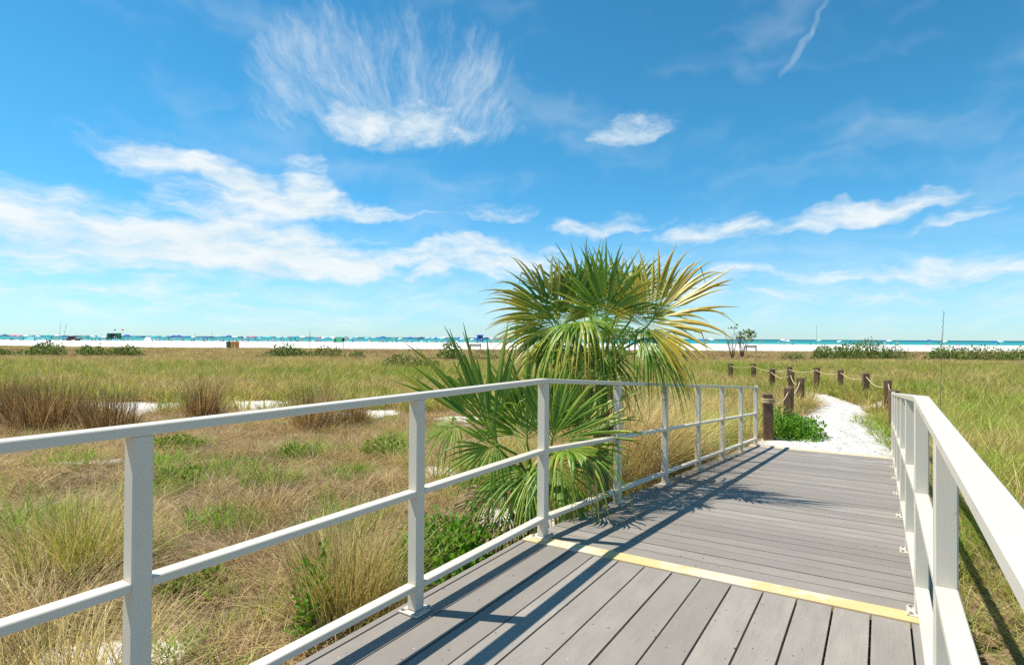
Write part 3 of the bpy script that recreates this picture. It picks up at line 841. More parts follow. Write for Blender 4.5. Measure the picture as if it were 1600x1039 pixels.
tag(m.build('rope_lashing', M_ROPE, None, True), 'turns of rope lashed round the post beside the railing end', 'rope')

# ------------------------------------------------------------------ clumps of grass one can tell apart
SPOTS = []
def grass_thing(name, label, cat, x, y, parts, tint, group=None, rz=0.0):
    o = obj(name, clump_mesh(name, parts, M_CLUMP), None, (x, y, float(gz(x, y)) - .01)); o.rotation_euler.z = rz
    o['tint'] = float(tint); rr = float(np.percentile(np.array([math.hypot(v.co.x, v.co.y) for v in o.data.vertices]), 70))
    SPOTS.append((x, y, rr, name))
    return tag(o, label, cat, group)
rg = np.random.default_rng(99)
def cord(n, rad, h, lean=(.05, .55), curl=(.2, 1.1), wid=.0045, wind=(.05, 0), segs=5):
    return blades(n, rad, h, lean, curl, wid, segs, rg, .7, wind=wind)
G_CORD = 'tall clumps of cordgrass by the landing'
grass_thing('cordgrass_clump', 'tall tan and olive cordgrass clump against the railing post with the base plate', 'grass clump', -.97, 3.42,
            [cord(900, .28, (.45, .95), (.02, .45), (.1, .9)), cord(260, .34, (.35, .8), (.5, 1.1), (.5, 1.2)), cord(150, .2, (.3, .55))], .56, G_CORD)
grass_thing('cordgrass_clump', 'dark olive cordgrass clump with bleached bent straw at its foot', 'grass clump', -3.05, 4.05,
            [cord(800, .36, (.4, .85), (.02, .5), (.2, 1.0)), cord(250, .4, (.4, .8), (.5, 1.2), (.4, 1.2))], .66, G_CORD)
grass_thing('cordgrass_clump', 'pale straw coloured cordgrass clump below the bottom rail of the landing', 'grass clump', -2.05, 2.62,
            [cord(620, .34, (.35, .62), (.05, .6), (.2, 1.0))], .50, G_CORD)
grass_thing('cordgrass_clump', 'bleached straw tussock lying over beside the dark olive clump', 'grass clump', -2.75, 3.35,
            [cord(520, .30, (.4, .75), (.4, 1.1), (.4, 1.2), wind=(.2, .1))], .40, G_CORD)
grass_thing('cordgrass_clump', 'low grey tan tussock in the middle of the dry grass', 'grass clump', -2.35, 5.6,
            [cord(420, .28, (.25, .5), (.2, .9), (.4, 1.3))], .33, G_CORD)
grass_thing('cordgrass_clump', 'long arching dry grass beside the tall palm trunk', 'grass clump', 1.22, 6.35,
            [cord(1000, .38, (.8, 1.6), (.05, .5), (.4, 1.5), .006)], .46, G_CORD)
grass_thing('cordgrass_clump', 'arching tan and green grass behind the ramp railing midway down', 'grass clump', .92, 5.95,
            [cord(600, .3, (.6, 1.0), (.1, .6), (.6, 1.6), .005)], .46, G_CORD)
for (x, y, h, tint, lab) in [(1.55, 6.95, 1.0, .50, 'arching dry grass under the drooping palm frond by the ramp railing'), (1.95, 7.35, .9, .62, 'arching olive grass past the drooping palm frond'),
                             (.95, 6.75, 1.1, .36, 'dark dead grass mound behind the arching grass by the ramp'), (2.3, 8.15, .8, .66, 'green and tan grass clump near the lower end of the ramp railing'), (.40, 5.85, .8, .46, 'mixed dry grass at the back of the tall palm')]:
    grass_thing('cordgrass_clump', lab, 'grass clump', x, y, [cord(900, .36, (h * .7, h * 1.5), (.05, .5), (.4, 1.5), .006), cord(300, .36, (h * .5, h), (.4, 1.0), (.6, 1.5), .006)], tint, G_CORD)
G_BR = 'rust brown bushy grass clumps out in the dry dune'
for (x, y, rad, h, tint, lab) in [
        (-8.6, 10.6, .75, 1.15, .16, 'widest rust brown bushy clump in the dry dune'),
        (-7.2, 10.2, .55, .95, .20, 'rust brown clump joined to the widest brown clump'),
        (-10.0, 11.2, .6, 1.1, .17, 'tall dark brown clump beyond the widest brown clump'),
        (-6.5, 12.0, .40, 1.05, .18, 'upright brown clump standing on the bare white sand'),
        (-3.75, 10.8, .45, 1.05, .24, 'warm tan brown clump past the middle of the landing railing'),
        (-3.1, 11.2, .35, .7, .24, 'small tan clump leaning on the warm brown one'),
        (-12.6, 12.4, .5, .8, .14, 'brown clump on the far side of the white sand strip')]:
    grass_thing('brown_clump', lab, 'grass clump', x, y, [cord(int(760 * rad / .5), rad * .8, (h * .4, h), (.0, .6), (-.1, .5), .009, segs=4), cord(int(500 * rad / .5), rad, (h * .25, h * .65), (.3, 1.1), (.3, 1.0), .007, segs=4), cord(int(60 * rad / .5), rad * .7, (h * .9, h * 1.25), (.0, .35), (0, .4), .005, segs=4)], tint, G_BR)
for (x, y, rad, h, tint, lab) in [(-3.3, 7.7, .34, .26, .08, 'dark grey brown dead mound beside the spiky green tuft'), (-2.5, 6.1, .36, .28, .10, 'dark dead mound behind the grey tan tussock'), (-4.6, 8.5, .4, .28, .12, 'brown dead mound near the flat green mat'),
                                  (-1.0, 7.9, .36, .3, .14, 'low brown mound beyond the herbs'), (-4.9, 6.4, .4, .3, .10, 'dead brown mound between two green patches'), (-1.5, 6.2, .35, .26, .16, 'small rusty mound in the straw')]:
    grass_thing('dead_mound', lab, 'grass clump', x, y, [cord(420, rad, (h * .6, h * 1.5), (.5, 1.2), (.4, 1.4), .006, segs=4)], tint, 'dead grass mounds in the dry dune')
G_GR = 'fresh green tufts scattered in the dry grass'
for (x, y, rad, h, tint, lab) in [
        (-5.1, 9.0, .45, .22, 1.0, 'flat bright green mat beyond the dry grass'),
        (-3.05, 8.2, .42, .34, .93, 'spiky yellow green tuft beside a grey mound'),
        (-1.80, 8.4, .42, .30, 1.0, 'rounded deep green mat behind the railing post'),
        (-3.85, 6.25, .45, .34, .90, 'yellow green tuft close to the cordgrass shade'),
        (-3.55, 7.1, .60, .32, .88, 'wide loose yellow green tuft'),
        (-2.75, 6.6, .42, .32, .90, 'green tuft with dark dry centre'),
        (-2.65, 5.15, .32, .30, .95, 'small grassy tuft among bleached straw'),
        (-1.75, 3.0, .18, .20, .95, 'little green tuft at the foot of the landing edge'),
        (-1.35, 2.75, .16, .16, .92, 'sparse green sprig on the sand by the landing edge'),
        (-4.6, 7.6, .45, .30, .92, 'green tuft out past the wide loose one'), (-2.0, 7.0, .40, .26, .95, 'soft green mat behind the tall cordgrass clump'), (-4.3, 5.0, .45, .36, .90, 'deep green grassy patch next to the dark olive cordgrass'),
        (-1.55, 5.0, .34, .26, .96, 'green sprigs between the landing and the palms'), (-5.9, 7.6, .5, .3, .88, 'yellow green patch in front of the widest brown clump'), (-1.9, 9.6, .4, .28, .86, 'pale green tuft by the warm brown clump'),
        (3.25, 9.1, .30, .32, .92, 'green tuft beside the railing end'),
        (6.75, 10.2, .40, .30, .84, 'yellow green tuft spilling on the path edge by the railing end'),
        (7.3, 11.6, .40, .28, .82, 'yellow green tuft beside the outer timber post'),
        (6.35, 9.3, .40, .36, .84, 'long green grass tuft at the end of the outer railing'),
        (6.15, 8.75, .34, .34, .80, 'green and straw tuft hiding the foot of the outer railing end'), (7.05, 10.9, .36, .30, .86, 'bright yellow green tuft between the outer timber post and the path'),
        (7.75, 12.3, .36, .26, .80, 'straw green tuft half way round the path bend'),
        (8.4, 12.9, .38, .26, .80, 'low yellow green tuft along the path bend')]:
    grass_thing('green_tuft', lab, 'grass clump', x, y, [blades(int(240 * rad / .3), rad * .85, (h * .5, h * 1.25), (.1, .9), (.3, 1.3), .008, 4, rg, .6)], tint, G_GR)
# broad-leaved herbs and shrubs
def leaf_cloud(n, shape, size, rng, tuft=1):
    """n folded leaves (two quads) inside an ellipsoidal, lumpy volume"""
    rx, ry, rz = shape
    a = rng.random(n) * 2 * np.pi; u = rng.random(n); r = rng.random(n) ** .45
    lump = .72 + .5 * vnoise(a * 1.3 + 5, u * 3.0, int(rng.integers(1000)))
    ph = np.arccos(np.clip(1 - u * 1.15, -1, 1))
    c = np.stack([rx * r * lump * np.sin(ph) * np.cos(a), ry * r * lump * np.sin(ph) * np.sin(a), rz * r * lump * np.cos(ph)], -1)
    c[:, 2] = np.abs(c[:, 2])
    rn = rng.random(n); s = size * (.6 + .8 * rng.random(n))
    d = rng.normal(0, 1, (n, 3)); d[:, 2] = np.abs(d[:, 2]) * .6 + .1; d += c / np.array(shape) * .9; d /= np.linalg.norm(d, axis=1, keepdims=True)
    e = np.cross(d, rng.normal(0, 1, (n, 3))); e /= np.linalg.norm(e, axis=1, keepdims=True); g = np.cross(d, e)
    s = s[:, None]
    v = np.stack([c, c + d * s * .5 + e * s * .26 + g * s * .08, c + d * s, c + d * s * .5 - e * s * .26 + g * s * .08], 1).reshape(-1, 3)
    f = np.arange(n * 4).reshape(n, 4)
    return v, f, np.repeat(rn, 4), np.tile([0, .5, 1, .5], n), c
def bush(name, label, cat, x, y, shape, n, size, mt, stems=7, group=None, flowers=0, lift=.0, seed=0, stem_r=.008):
    rng = np.random.default_rng(seed + int(abs(x) * 53 + abs(y) * 17))
    z = float(gz(x, y)); root = tag(empty(name, (x, y, z)), label, cat, group)
    v, f, r, a, c = leaf_cloud(n, shape, size, rng)
    v = v + np.array([0, 0, lift])
    obj('foliage', fast_mesh('foliage', v, f, mt, {'rnd': r, 'along': a}, False), root)
    m = MB()
    for k in range(stems):
        q = c[int(rng.integers(len(c)))] + np.array([0, 0, lift])
        m.tube([(q[0] * .1, q[1] * .1, -.05), (q[0] * .55, q[1] * .55, q[2] * .45), tuple(q)], [stem_r, stem_r * .7, stem_r * .35], 5)
    s = m.build('stem', M_TWIG, root, True); s['kind'] = 'stuff'
    if flowers:
        v, f, r, a, c = leaf_cloud(flowers, (shape[0] * 1.03, shape[1] * 1.03, shape[2] * 1.08), size * .8, rng)
        v[:, 2] = np.maximum(v[:, 2], shape[2] * .45) + lift
        o = obj('blossom', fast_mesh('blossom', v, f, M_YELLOW, {'rnd': r, 'along': a}, False), root); o['kind'] = 'stuff'
    return root
bush('herb_patch', 'bright green leafy herb patch below the bottom rail near the palms', 'plant', -.36, 4.02, (.46, .42, .42), 2600, .055, M_HERB, 14)
bush('herb_patch', 'small yellow green herb patch between the leafy patch and the cordgrass', 'plant', -.72, 4.35, (.22, .24, .28), 700, .045, M_HERB, 8, flowers=4)
bush('herb_patch', 'bright green bushy herb beside the first rope post', 'plant', 4.95, 9.95, (.52, .5, .42), 2200, .06, M_HERB, 14)
bush('herb_patch', 'deeper green herb patch along the path past the first post', 'plant', 5.25, 10.9, (.5, .7, .36), 1800, .055, M_HERB, 12)
bush('herb_patch', 'thin green sprouting weed inside the tall cordgrass clump', 'plant', -1.1, 3.18, (.12, .12, .52), 260, .05, M_HERB, 6)
for (x, y, shp, n, lab) in [(-5.25, 8.8, (.42, .34, .20), 1100, 'flat leafy green mat far out in the dry grass'), (-1.85, 8.3, (.36, .34, .26), 1100, 'rounded leafy green mat seen behind the railing post'), (-2.95, 8.0, (.30, .26, .18), 600, 'small leafy mat beside the spiky green tuft'),
                            (-3.95, 6.7, (.30, .30, .16), 600, 'thin leafy mat among the yellow green tufts'), (-2.15, 3.75, (.26, .22, .14), 420, 'sparse leafy runner on the sand by the cordgrass')]:
    bush('green_mat', lab, 'plant', x, y, (shp[0] * 1.15, shp[1] * 1.15, shp[2]), int(n * .6), .055, M_MAT, 6, 'low leafy green mats in the dry dune')
G_SH = 'green shrubs along the outer dune'
for (x, y, shp, n, sz, mt, fl, lab) in [
        (-36.3, 44, (1.7, 1.2, 1.15), 700, .22, M_SHRUB, 0, 'dark green shrub in front of the black and white marker'),
        (-38.6, 43, (.9, .8, .7), 300, .20, M_SHRUB, 0, 'small dark shrub at the edge of the marker shrub'),
        (-32.6, 44, (1.3, 1.0, .95), 520, .22, M_SHRUB, 0, 'dark green shrub in line with the brown vehicle'),
        (-30.2, 44.5, (1.4, 1.0, .95), 520, .22, M_SHRUB, 0, 'dark green shrub in line with the green lifeguard tower'),
        (-16.9, 43, (1.9, 1.2, 1.05), 900, .20, M_SHRUB, 0, 'wide dense green shrub on the open brown dune'),
        (-14.2, 43.5, (1.5, 1.0, .85), 500, .20, M_SHRUB2, 0, 'looser green shrub adjoining the wide dense one'),
        (-12.0, 44, (.7, .6, .55), 220, .18, M_SHRUB, 0, 'little round green shrub alone on the brown dune'),
        (-5.6, 29, (1.25, 1.0, .85), 800, .14, M_SHRUB2, 130, 'grey green shrub crowned with yellow flowers'),
        (-4.1, 28, (.9, .9, .65), 420, .14, M_SHRUB2, 150, 'lower shrub thick with yellow flowers'),
        (-4.4, 41, (1.05, .9, 1.55), 520, .22, M_SHRUB, 0, 'upright leafy shrub rising over the beach line by the brown bench'),
        (-2.0, 42, (1.2, .9, .8), 300, .18, M_SHRUB2, 0, 'thin olive shrub under the blue lifeguard tower'),
        (23.4, 43, (.85, .8, 1.35), 420, .20, M_SHRUB, 0, 'pointed green shrub standing apart near the rope posts'),
        (21.6, 43.5, (1.0, .8, .7), 260, .18, M_SHRUB2, 0, 'sparse low shrub beside the pointed green one'),
        (26.2, 45, (1.7, 1.3, 1.45), 900, .20, M_SHRUB, 0, 'dense green shrub behind the row of posts'),
        (28.4, 45.5, (1.9, 1.3, 1.75), 1000, .20, M_SHRUB, 0, 'largest dense green shrub of the outer dune'),
        (30.6, 45.5, (1.4, 1.1, 1.2), 520, .20, M_SHRUB2, 0, 'olive shrub trailing off from the largest one'),
        (35.2, 47, (.9, .9, 1.5), 420, .20, M_SHRUB, 0, 'tall shrub starting the far hedge beyond the tall stalk'),
        (36.9, 47.5, (1.3, 1.0, 1.25), 520, .20, M_SHRUB, 0, 'second shrub of the far hedge, beneath the tall stalk'),
        (39.0, 48, (1.5, 1.1, 1.35), 560, .20, M_SHRUB2, 0, 'third shrub of the far hedge, olive and open'),
        (41.2, 48, (1.4, 1.1, 1.2), 520, .20, M_SHRUB, 0, 'fourth shrub of the far hedge'),
        (43.2, 48.5, (1.4, 1.1, 1.25), 520, .20, M_SHRUB, 0, 'fifth shrub of the far hedge'),
        (45.4, 49, (1.4, 1.1, 1.1), 520, .20, M_SHRUB, 0, 'end shrub of the far hedge')]:
    bush('shrub', lab, 'shrub', x, y, (shp[0], shp[1], shp[2] * .95), int(n * 1.8), sz * .85, mt, 10, G_SH, fl, .05, stem_r=.018)
# little tree over the path and its bare neighbour
rng = np.random.default_rng(5)
z = float(gz(20.2, 50)); root = tag(empty('small_tree', (20.2, 50, z)), 'spindly small tree with a loose leafy crown against the sea', 'tree')
m = MB(); tips = []
for k in range(7):
    a = rng.uniform(0, 6.28); top = Vector((.9 * math.cos(a) * rng.uniform(.3, 1) + .2, .8 * math.sin(a), rng.uniform(1.6, 2.7)))
    m.tube([(0.05 * math.cos(a), .05 * math.sin(a), -.1), (top.x * .3, top.y * .3, top.z * .5), top], [.045, .03, .012], 5); tips.append(top)
m.build('trunk', M_TWIG, root, True)
parts = []
for tpt in tips + [t * .8 for t in tips[:4]]:
    v, f, r, a, c = leaf_cloud(34, (.40, .40, .30), .20, rng); parts.append((v + np.array(tpt), f, r, a))
v, f, r, a = join(parts)
obj('crown', fast_mesh('crown', v, f, M_SHRUB, {'rnd': r, 'along': a}, False), root)
z = float(gz(18.6, 48)); m = MB()
for k in range(16):
    a = rng.uniform(0, 6.28); h = rng.uniform(1.2, 2.7)
    m.tube([(0, 0, -.1), (.35 * math.cos(a), .3 * math.sin(a), h * .5), (.75 * math.cos(a) + rng.normal(0, .1), .6 * math.sin(a), h)], [.022, .014, .005], 4)
    m.tube([(.35 * math.cos(a), .3 * math.sin(a), h * .5), (.35 * math.cos(a) + rng.normal(0, .3), .3 * math.sin(a), h * .85)], [.010, .004], 4)
o = m.build('bare_bush', M_TWIG, None, True); o.location = (18.6, 48, z)
tag(o, 'leafless grey twiggy bush next to the spindly tree', 'bush')
# tall seed stalks
def stalk(x, y, h, lean, label, r=.006):
    z = float(gz(x, y)); m = MB()
    pts = [Vector((lean * h * (k / 10) ** 2, 0, h * k / 10)) for k in range(11)]
    m.tube(pts, [r * (1 - .6 * k / 10) for k in range(11)], 5)
    rr = random.Random(int(x * 10 + y))
    for k in range(26):
        f = .62 + .38 * k / 26; p = pts[-1] * f; p = Vector((lean * h * f * f, 0, h * f))
        d = Vector((rr.uniform(-1, 1), rr.uniform(-1, 1), 1.2)).normalized() * .045
        m.tube([p, p + d], [.004, .0015], 4)
    o = m.build('grass_stalk', M_TWIG, None, True); o.location = (x, y, z)
    tag(o, label, 'stalk', 'tall seed stalks over the dune grass')
stalk(7.6, 10.1, 2.25, .03, 'tall thin seed stalk standing over the grass on the open side')
stalk(-20.6, 26, 2.3, .10, 'leaning seed stalk out by the brown clumps', .008)
stalk(-21.0, 26.3, 2.4, .06, 'straighter seed stalk next to the leaning one', .008)
stalk(-8.9, 25, 1.9, .02, 'lone seed stalk in the open brown dune', .008)

# ------------------------------------------------------------------ beach: towers, crowd, umbrellas
M_GREEN = plain('tower_green_paint', (.012, .16, .10), .5, .3, .15, 3)
M_BLUE = plain('tower_blue_paint', (.02, .17, .55), .5, .3, .15, 3)
M_WHITE = plain('white_paint', (.80, .80, .78), .5, .3, .05, 3)
M_DARK = plain('dark_interior', (.03, .03, .035), .6, .3, .2, 3)
M_WOOD = plain('driftwood_brown', (.20, .12, .07), .8, .2, .3, 5)
M_ORANGE = plain('orange_plastic', (.55, .22, .06), .5, .3, .1, 5)
M_BARRELG = plain('green_plastic', (.03, .12, .08), .5, .3, .1, 5)
M_RED = plain('red_cloth', (.55, .03, .03), .7, .2, .1, 5)
def bz(x, y): return float(gz(x, y))
def tower(label, x, y, mt, w_, flags, rz):
    root = tag(empty('lifeguard_tower', (x, y, bz(x, y)), rz), label, 'lifeguard tower', 'lifeguard towers on the beach')
    for sx in (-1, 1):
        for sy in (-1, 1):
            m = MB(); m.box((sx * w_ * .42, sy * w_ * .42, .35), (.16, .16, 1.0)); m.build('leg', mt, root)
    m = MB(); m.box((0, 0, .93), (w_ * 1.25, w_ * 1.25, .14)); m.build('deck', mt, root, bevel=.01)
    for sx in (-1, 1):
        m = MB(); m.box((sx * w_ * .60, 0, 1.9), (.06, w_ * 1.2, .08)); m.box((sx * w_ * .60, 0, 1.45), (.05, w_ * 1.2, .06))
        for q in (-.58, 0, .58): m.box((sx * w_ * .60, q * w_, 1.45), (.07, .07, .92))
        m.build('guard_rail', mt, root)
    m = MB(); h = 2.1
    m.box((-w_ * .4, 0, 1.0 + h / 2), (.1, w_ * .8, h)); m.box((w_ * .4, 0, 1.0 + h / 2), (.1, w_ * .8, h)); m.box((0, w_ * .4, 1.0 + h / 2), (w_ * .9, .1, h))
    m.box((0, -w_ * .4, 1.35), (w_ * .9, .1, .7)); m.box((0, -w_ * .4, 2.9), (w_ * .9, .1, .42)); m.box((-w_ * .35, -w_ * .4, 2.2), (.25 * w_, .1, 1.05)); m.box((w_ * .35, -w_ * .4, 2.2), (.25 * w_, .1, 1.05))
    m.build('cabin', mt, root)
    m = MB(); m.box((0, -w_ * .35, 2.2), (w_ * .46, .05, 1.0)); m.build('window', M_DARK, root)
    m = MB(); m.box((w_ * .2, -w_ * .47, 1.5), (.5, .05, .55)); m.build('notice_board', M_WHITE, root)
    m = MB()
    m.hexa([(-w_ * .62, -w_ * .66, 3.12), (w_ * .62, -w_ * .66, 3.12), (w_ * .62, w_ * .62, 3.12), (-w_ * .62, w_ * .62, 3.12),
            (-w_ * .60, -w_ * .64, 3.24), (w_ * .60, -w_ * .64, 3.24), (w_ * .60, w_ * .60, 3.24), (-w_ * .60, w_ * .60, 3.24)])
    m.build('roof', M_WHITE if flags else mt, root)
    m = MB()
    for k in range(5): m.box((0, -w_ * .75 - .22 * k, .8 - .18 * k), (1.0, .22, .05))
    m.build('steps', mt, root)
    if flags:
        for fx, fm in ((-.1, M_GREEN), (w_ * .62, M_RED)):
            m = MB(); m.tube([(fx, 0, 3.3), (fx, 0, 4.8)], .03, 5); p = m.build('flag_pole', M_WHITE, root)
            m = MB(); m.hexa([(fx, -.01, 4.3), (fx + .35, .08, 4.22), (fx + .72, -.02, 4.12), (fx + .72, .0, 4.12), (fx, .01, 4.75), (fx + .35, .10, 4.72), (fx + .72, .0, 4.6), (fx + .72, -.02, 4.6)])
            m.build('flag', fm, p)
    return root
tower('green lifeguard tower with white roof and two small flags', -161.5, 231, M_GREEN, 4.2, True, .25)
tower('plain blue lifeguard tower at the water edge beside the palm', -12.6, 224, M_BLUE, 2.5, False, .1)
def px_x(az_tan, y): return az_tan * y
# umbrellas
UMB = {'white': (.82, .82, .80), 'teal': (.05, .45, .50), 'pale blue': (.35, .62, .78), 'royal blue': (.03, .14, .55), 'navy blue': (.03, .05, .16),
       'pink': (.72, .18, .30), 'green': (.08, .36, .20), 'orange': (.75, .30, .08), 'pale turquoise': (.28, .68, .68)}
UM = {k: plain('canopy_' + k.replace(' ', '_'), c, .7, .2, .08, 4) for k, c in UMB.items()}
def canopy_mesh(mt):
    vs, fs = [(0, 0, 2.25)], []
    n = 8
    for r, zz in ((.55, 2.14), (1.08, 1.86), (1.10, 1.74)):
        vs += [(r * math.cos(k * 2 * math.pi / n), r * math.sin(k * 2 * math.pi / n), zz - (.04 if k % 2 else 0)) for k in range(n)]
    fs = [(0, 1 + k, 1 + (k + 1) % n) for k in range(n)] + [(1 + i * n + k, 1 + (i + 1) * n + k, 1 + (i + 1) * n + (k + 1) % n, 1 + i * n + (k + 1) % n) for i in range(2) for k in range(n)]
    return mesh_from('canopy', vs, fs, mt)
pm = MB(); pm.tube([(0, 0, -.1), (0, 0, 2.3)], .03, 5)
POLE = mesh_from('pole', pm.v, pm.f, M_WHITE)
CAN = {k: canopy_mesh(m_) for k, m_ in UM.items()}
def umbrella(x, y, col, tilt, ta, s=1.0):
    root = empty('beach_umbrella', (x, y, bz(x, y))); root.rotation_euler = (tilt * math.cos(ta), tilt * math.sin(ta), 0); root.scale = (s, s, s)
    tag(root, f'{col} beach umbrella in the crowd along the water edge', 'umbrella', f'{col} beach umbrellas along the water edge')
    obj('canopy', CAN[col], root); obj('pole', POLE, root)
rb = random.Random(21)
cols = ['white'] * 5 + ['teal'] * 3 + ['pale blue'] * 4 + ['royal blue'] * 2 + ['navy blue'] * 2 + ['pink', 'green'] + ['pale turquoise'] * 3
spots = []
xpx = -30
while xpx < 830:
    xpx += rb.uniform(7, 17) * (1.0 if xpx < 450 else 1.25)
    spots.append((xpx, rb.choice(cols)))
spots += [(497, 'pink'), (506, 'white'), (519, 'white'), (541, 'orange'), (548, 'white'), (555, 'white'), (272, 'royal blue'), (279, 'royal blue'), (716, 'royal blue'), (724, 'pale turquoise'),
          (655, 'navy blue'), (682, 'royal blue'), (688, 'pale turquoise'), (1099, 'royal blue'), (1110, 'white'), (1154, 'royal blue'), (1222, 'white'), (1231, 'white'), (1280, 'pale turquoise'), (1313, 'white'), (1452, 'royal blue'), (1478, 'white'), (1556, 'royal blue'), (1562, 'pale turquoise'), (1390, 'white'), (1016, 'white'), (880, 'teal')]
for xp, c in spots:
    y = rb.uniform(212, 238); x = (xp - 800) / 889 * y
    big = c in ('royal blue', 'pink') and rb.random() < .5
    umbrella(x, y, c, rb.uniform(0, .28), rb.uniform(0, 6.28), rb.uniform(.8, 1.1) * (1.15 if big else 1))
# people: one continuous skinned body per pose, shared by the copies
CLOTH = {'red': (.5, .04, .05), 'black': (.02, .02, .025), 'white': (.75, .75, .73), 'navy': (.03, .05, .18), 'pink': (.6, .2, .3), 'teal': (.05, .35, .38), 'yellow': (.6, .45, .08)}
def person_mat(name, c, z0, z1, skin):
    def b(t, p):
        ob = t.n.new('ShaderNodeTexCoord').outputs['Object']; z = t.xyz(ob)[2]
        k = t.m('MULTIPLY', t.m('GREATER_THAN', z, z0), t.m('LESS_THAN', z, z1))
        c1 = t.mix(k, skin, c)
        hair = t.m('GREATER_THAN', z, z1 + .36)
        t.put(p.inputs['Base Color'], t.mix(hair, c1, (.05, .035, .025)))
    return mat(name, b, .7, .2)
def body(name, joints, bones, radii, mt):
    me = bpy.data.meshes.new(name); me.from_pydata(joints, bones, [])
    o = bpy.data.objects.new(name, me); COL.objects.link(o)
    md = o.modifiers.new('skin', 'SKIN')
    for i, r in enumerate(radii): me.skin_vertices[0].data[i].radius = (r, r * .85)
    me.skin_vertices[0].data[0].use_root = True
    sd = o.modifiers.new('sub', 'SUBSURF'); sd.levels = 1
    bpy.context.view_layer.update()
    dg = bpy.context.evaluated_depsgraph_get()
    out = bpy.data.meshes.new_from_object(o.evaluated_get(dg)); out.materials.clear(); out.materials.append(mt); out.name = name
    bpy.data.objects.remove(o); bpy.data.meshes.remove(me)
    return out
def pose(kind):
    if kind == 'standing':
        J = [(0, 0, .95), (0, 0, 1.2), (0, .01, 1.43), (0, 0, 1.53), (0, -.01, 1.66), (-.19, 0, 1.40), (-.25, .02, 1.12), (-.24, -.06, .87), (.19, 0, 1.40), (.26, .03, 1.12), (.24, -.05, .88), (-.10, 0, .90), (-.11, -.02, .49), (-.12, .02, .07), (-.12, -.12, .04), (.10, 0, .90), (.12, -.01, .49), (.12, .03, .07), (.12, -.10, .04)]
    elif kind == 'walking':
        J = [(0, 0, .94), (0, -.02, 1.2), (0, -.03, 1.43), (0, -.04, 1.53), (0, -.06, 1.66), (-.19, 0, 1.40), (-.24, .12, 1.14), (-.23, .16, .90), (.19, -.02, 1.40), (.24, -.14, 1.14), (.22, -.26, .95), (-.10, 0, .90), (-.11, -.20, .52), (-.11, -.26, .10), (-.11, -.38, .06), (.10, 0, .90), (.11, .12, .50), (.11, .40, .14), (.11, .33, .04)]
    else:
        J = [(0, 0, .16), (0, .06, .42), (0, .10, .62), (0, .09, .72), (0, .06, .85), (-.19, .08, .60), (-.26, .02, .36), (-.2, -.18, .32), (.19, .08, .60), (.27, .05, .36), (.22, -.16, .30), (-.11, -.05, .15), (-.14, -.42, .40), (-.13, -.66, .08), (-.13, -.78, .05), (.11, -.05, .15), (.14, -.44, .36), (.13, -.70, .08), (.13, -.82, .05)]
    B = [(0, 1), (1, 2), (2, 3), (3, 4), (2, 5), (5, 6), (6, 7), (2, 8), (8, 9), (9, 10), (0, 11), (11, 12), (12, 13), (13, 14), (0, 15), (15, 16), (16, 17), (17, 18)]
    Rr = [.14, .135, .12, .055, .10, .065, .045, .04, .065, .045, .04, .09, .06, .045, .04, .09, .06, .045, .04]
    return J, B, Rr
BODY = {}
for i, (cn, cc) in enumerate(CLOTH.items()):
    for kind in ('standing', 'walking', 'sitting'):
        skin = [(.52, .33, .23), (.42, .25, .16), (.24, .13, .08)][(i + len(kind)) % 3]
        z0, z1 = (.72, 1.22) if kind != 'sitting' else (.05, .50)
        if (kind, 'base') not in BODY: BODY[(kind, 'base')] = body('person', *pose(kind), person_mat('clothes_' + cn + '_' + kind, cc, z0, z1, skin))
        if i == 0: BODY[(kind, cn)] = BODY[(kind, 'base')]
        else:
            b2 = BODY[(kind, 'base')].copy(); b2.materials[0] = person_mat('clothes_' + cn + '_' + kind, cc, z0, z1, skin); BODY[(kind, cn)] = b2
def person(x, y, kind, cn, rz, s=1.0):
    o = obj('person', BODY[(kind, cn)], None, (x, y, bz(x, y))); o.rotation_euler.z = rz; o.scale = (s, s, s)
    tag(o, f'{kind} beachgoer in {cn} swimwear near the water edge', 'person', f'{kind} beachgoers in {cn} swimwear')
CH = []
for xp in np.arange(-25, 850, 8.2):
    y = rb.uniform(208, 242); person((xp + rb.uniform(-5, 5) - 800) / 889 * y, y, rb.choice(['standing', 'walking', 'sitting', 'sitting']), rb.choice(list(CLOTH)), rb.uniform(0, 6.28), rb.uniform(.9, 1.08))
for xp in (1012, 1060, 1095, 1104, 1120, 1138, 1160, 1178, 1188, 1217, 1226, 1238, 1266, 1300, 1310, 1316, 1345, 1375, 1383, 1402, 1448, 1455, 1495, 1560):
    y = rb.uniform(208, 242); person((xp - 800) / 889 * y, y, rb.choice(['standing', 'walking', 'sitting', 'sitting']), rb.choice(list(CLOTH)), rb.uniform(0, 6.28))
# low beach chairs
def chair_meshes(mt):
    s = MB(); s.hexa([(-.28, -.30, .22), (.28, -.30, .22), (.28, .22, .16), (-.28, .22, .16), (-.28, -.30, .26), (.28, -.30, .26), (.28, .22, .20), (-.28, .22, .20)])
    b = MB(); b.hexa([(-.28, .22, .18), (.28, .22, .18), (.28, .27, .18), (-.28, .27, .18), (-.28, .50, .80), (.28, .50, .80), (.28, .55, .80), (-.28, .55, .80)])
    f = MB()
    for sx in (-.3, .3): f.tube([(sx, -.32, .0), (sx, .1, .42), (sx, .52, .80)], .02, 5); f.tube([(sx, -.32, .42), (sx, .2, .40), (sx, .5, .0)], .02, 5)
    return (mesh_from('seat', s.v, s.f, mt), mesh_from('backrest', b.v, b.f, mt), mesh_from('frame', f.v, f.f, M_WHITE))
CHM = {k: chair_meshes(UM[k]) for k in ('royal blue', 'navy blue', 'green', 'white', 'pink')}
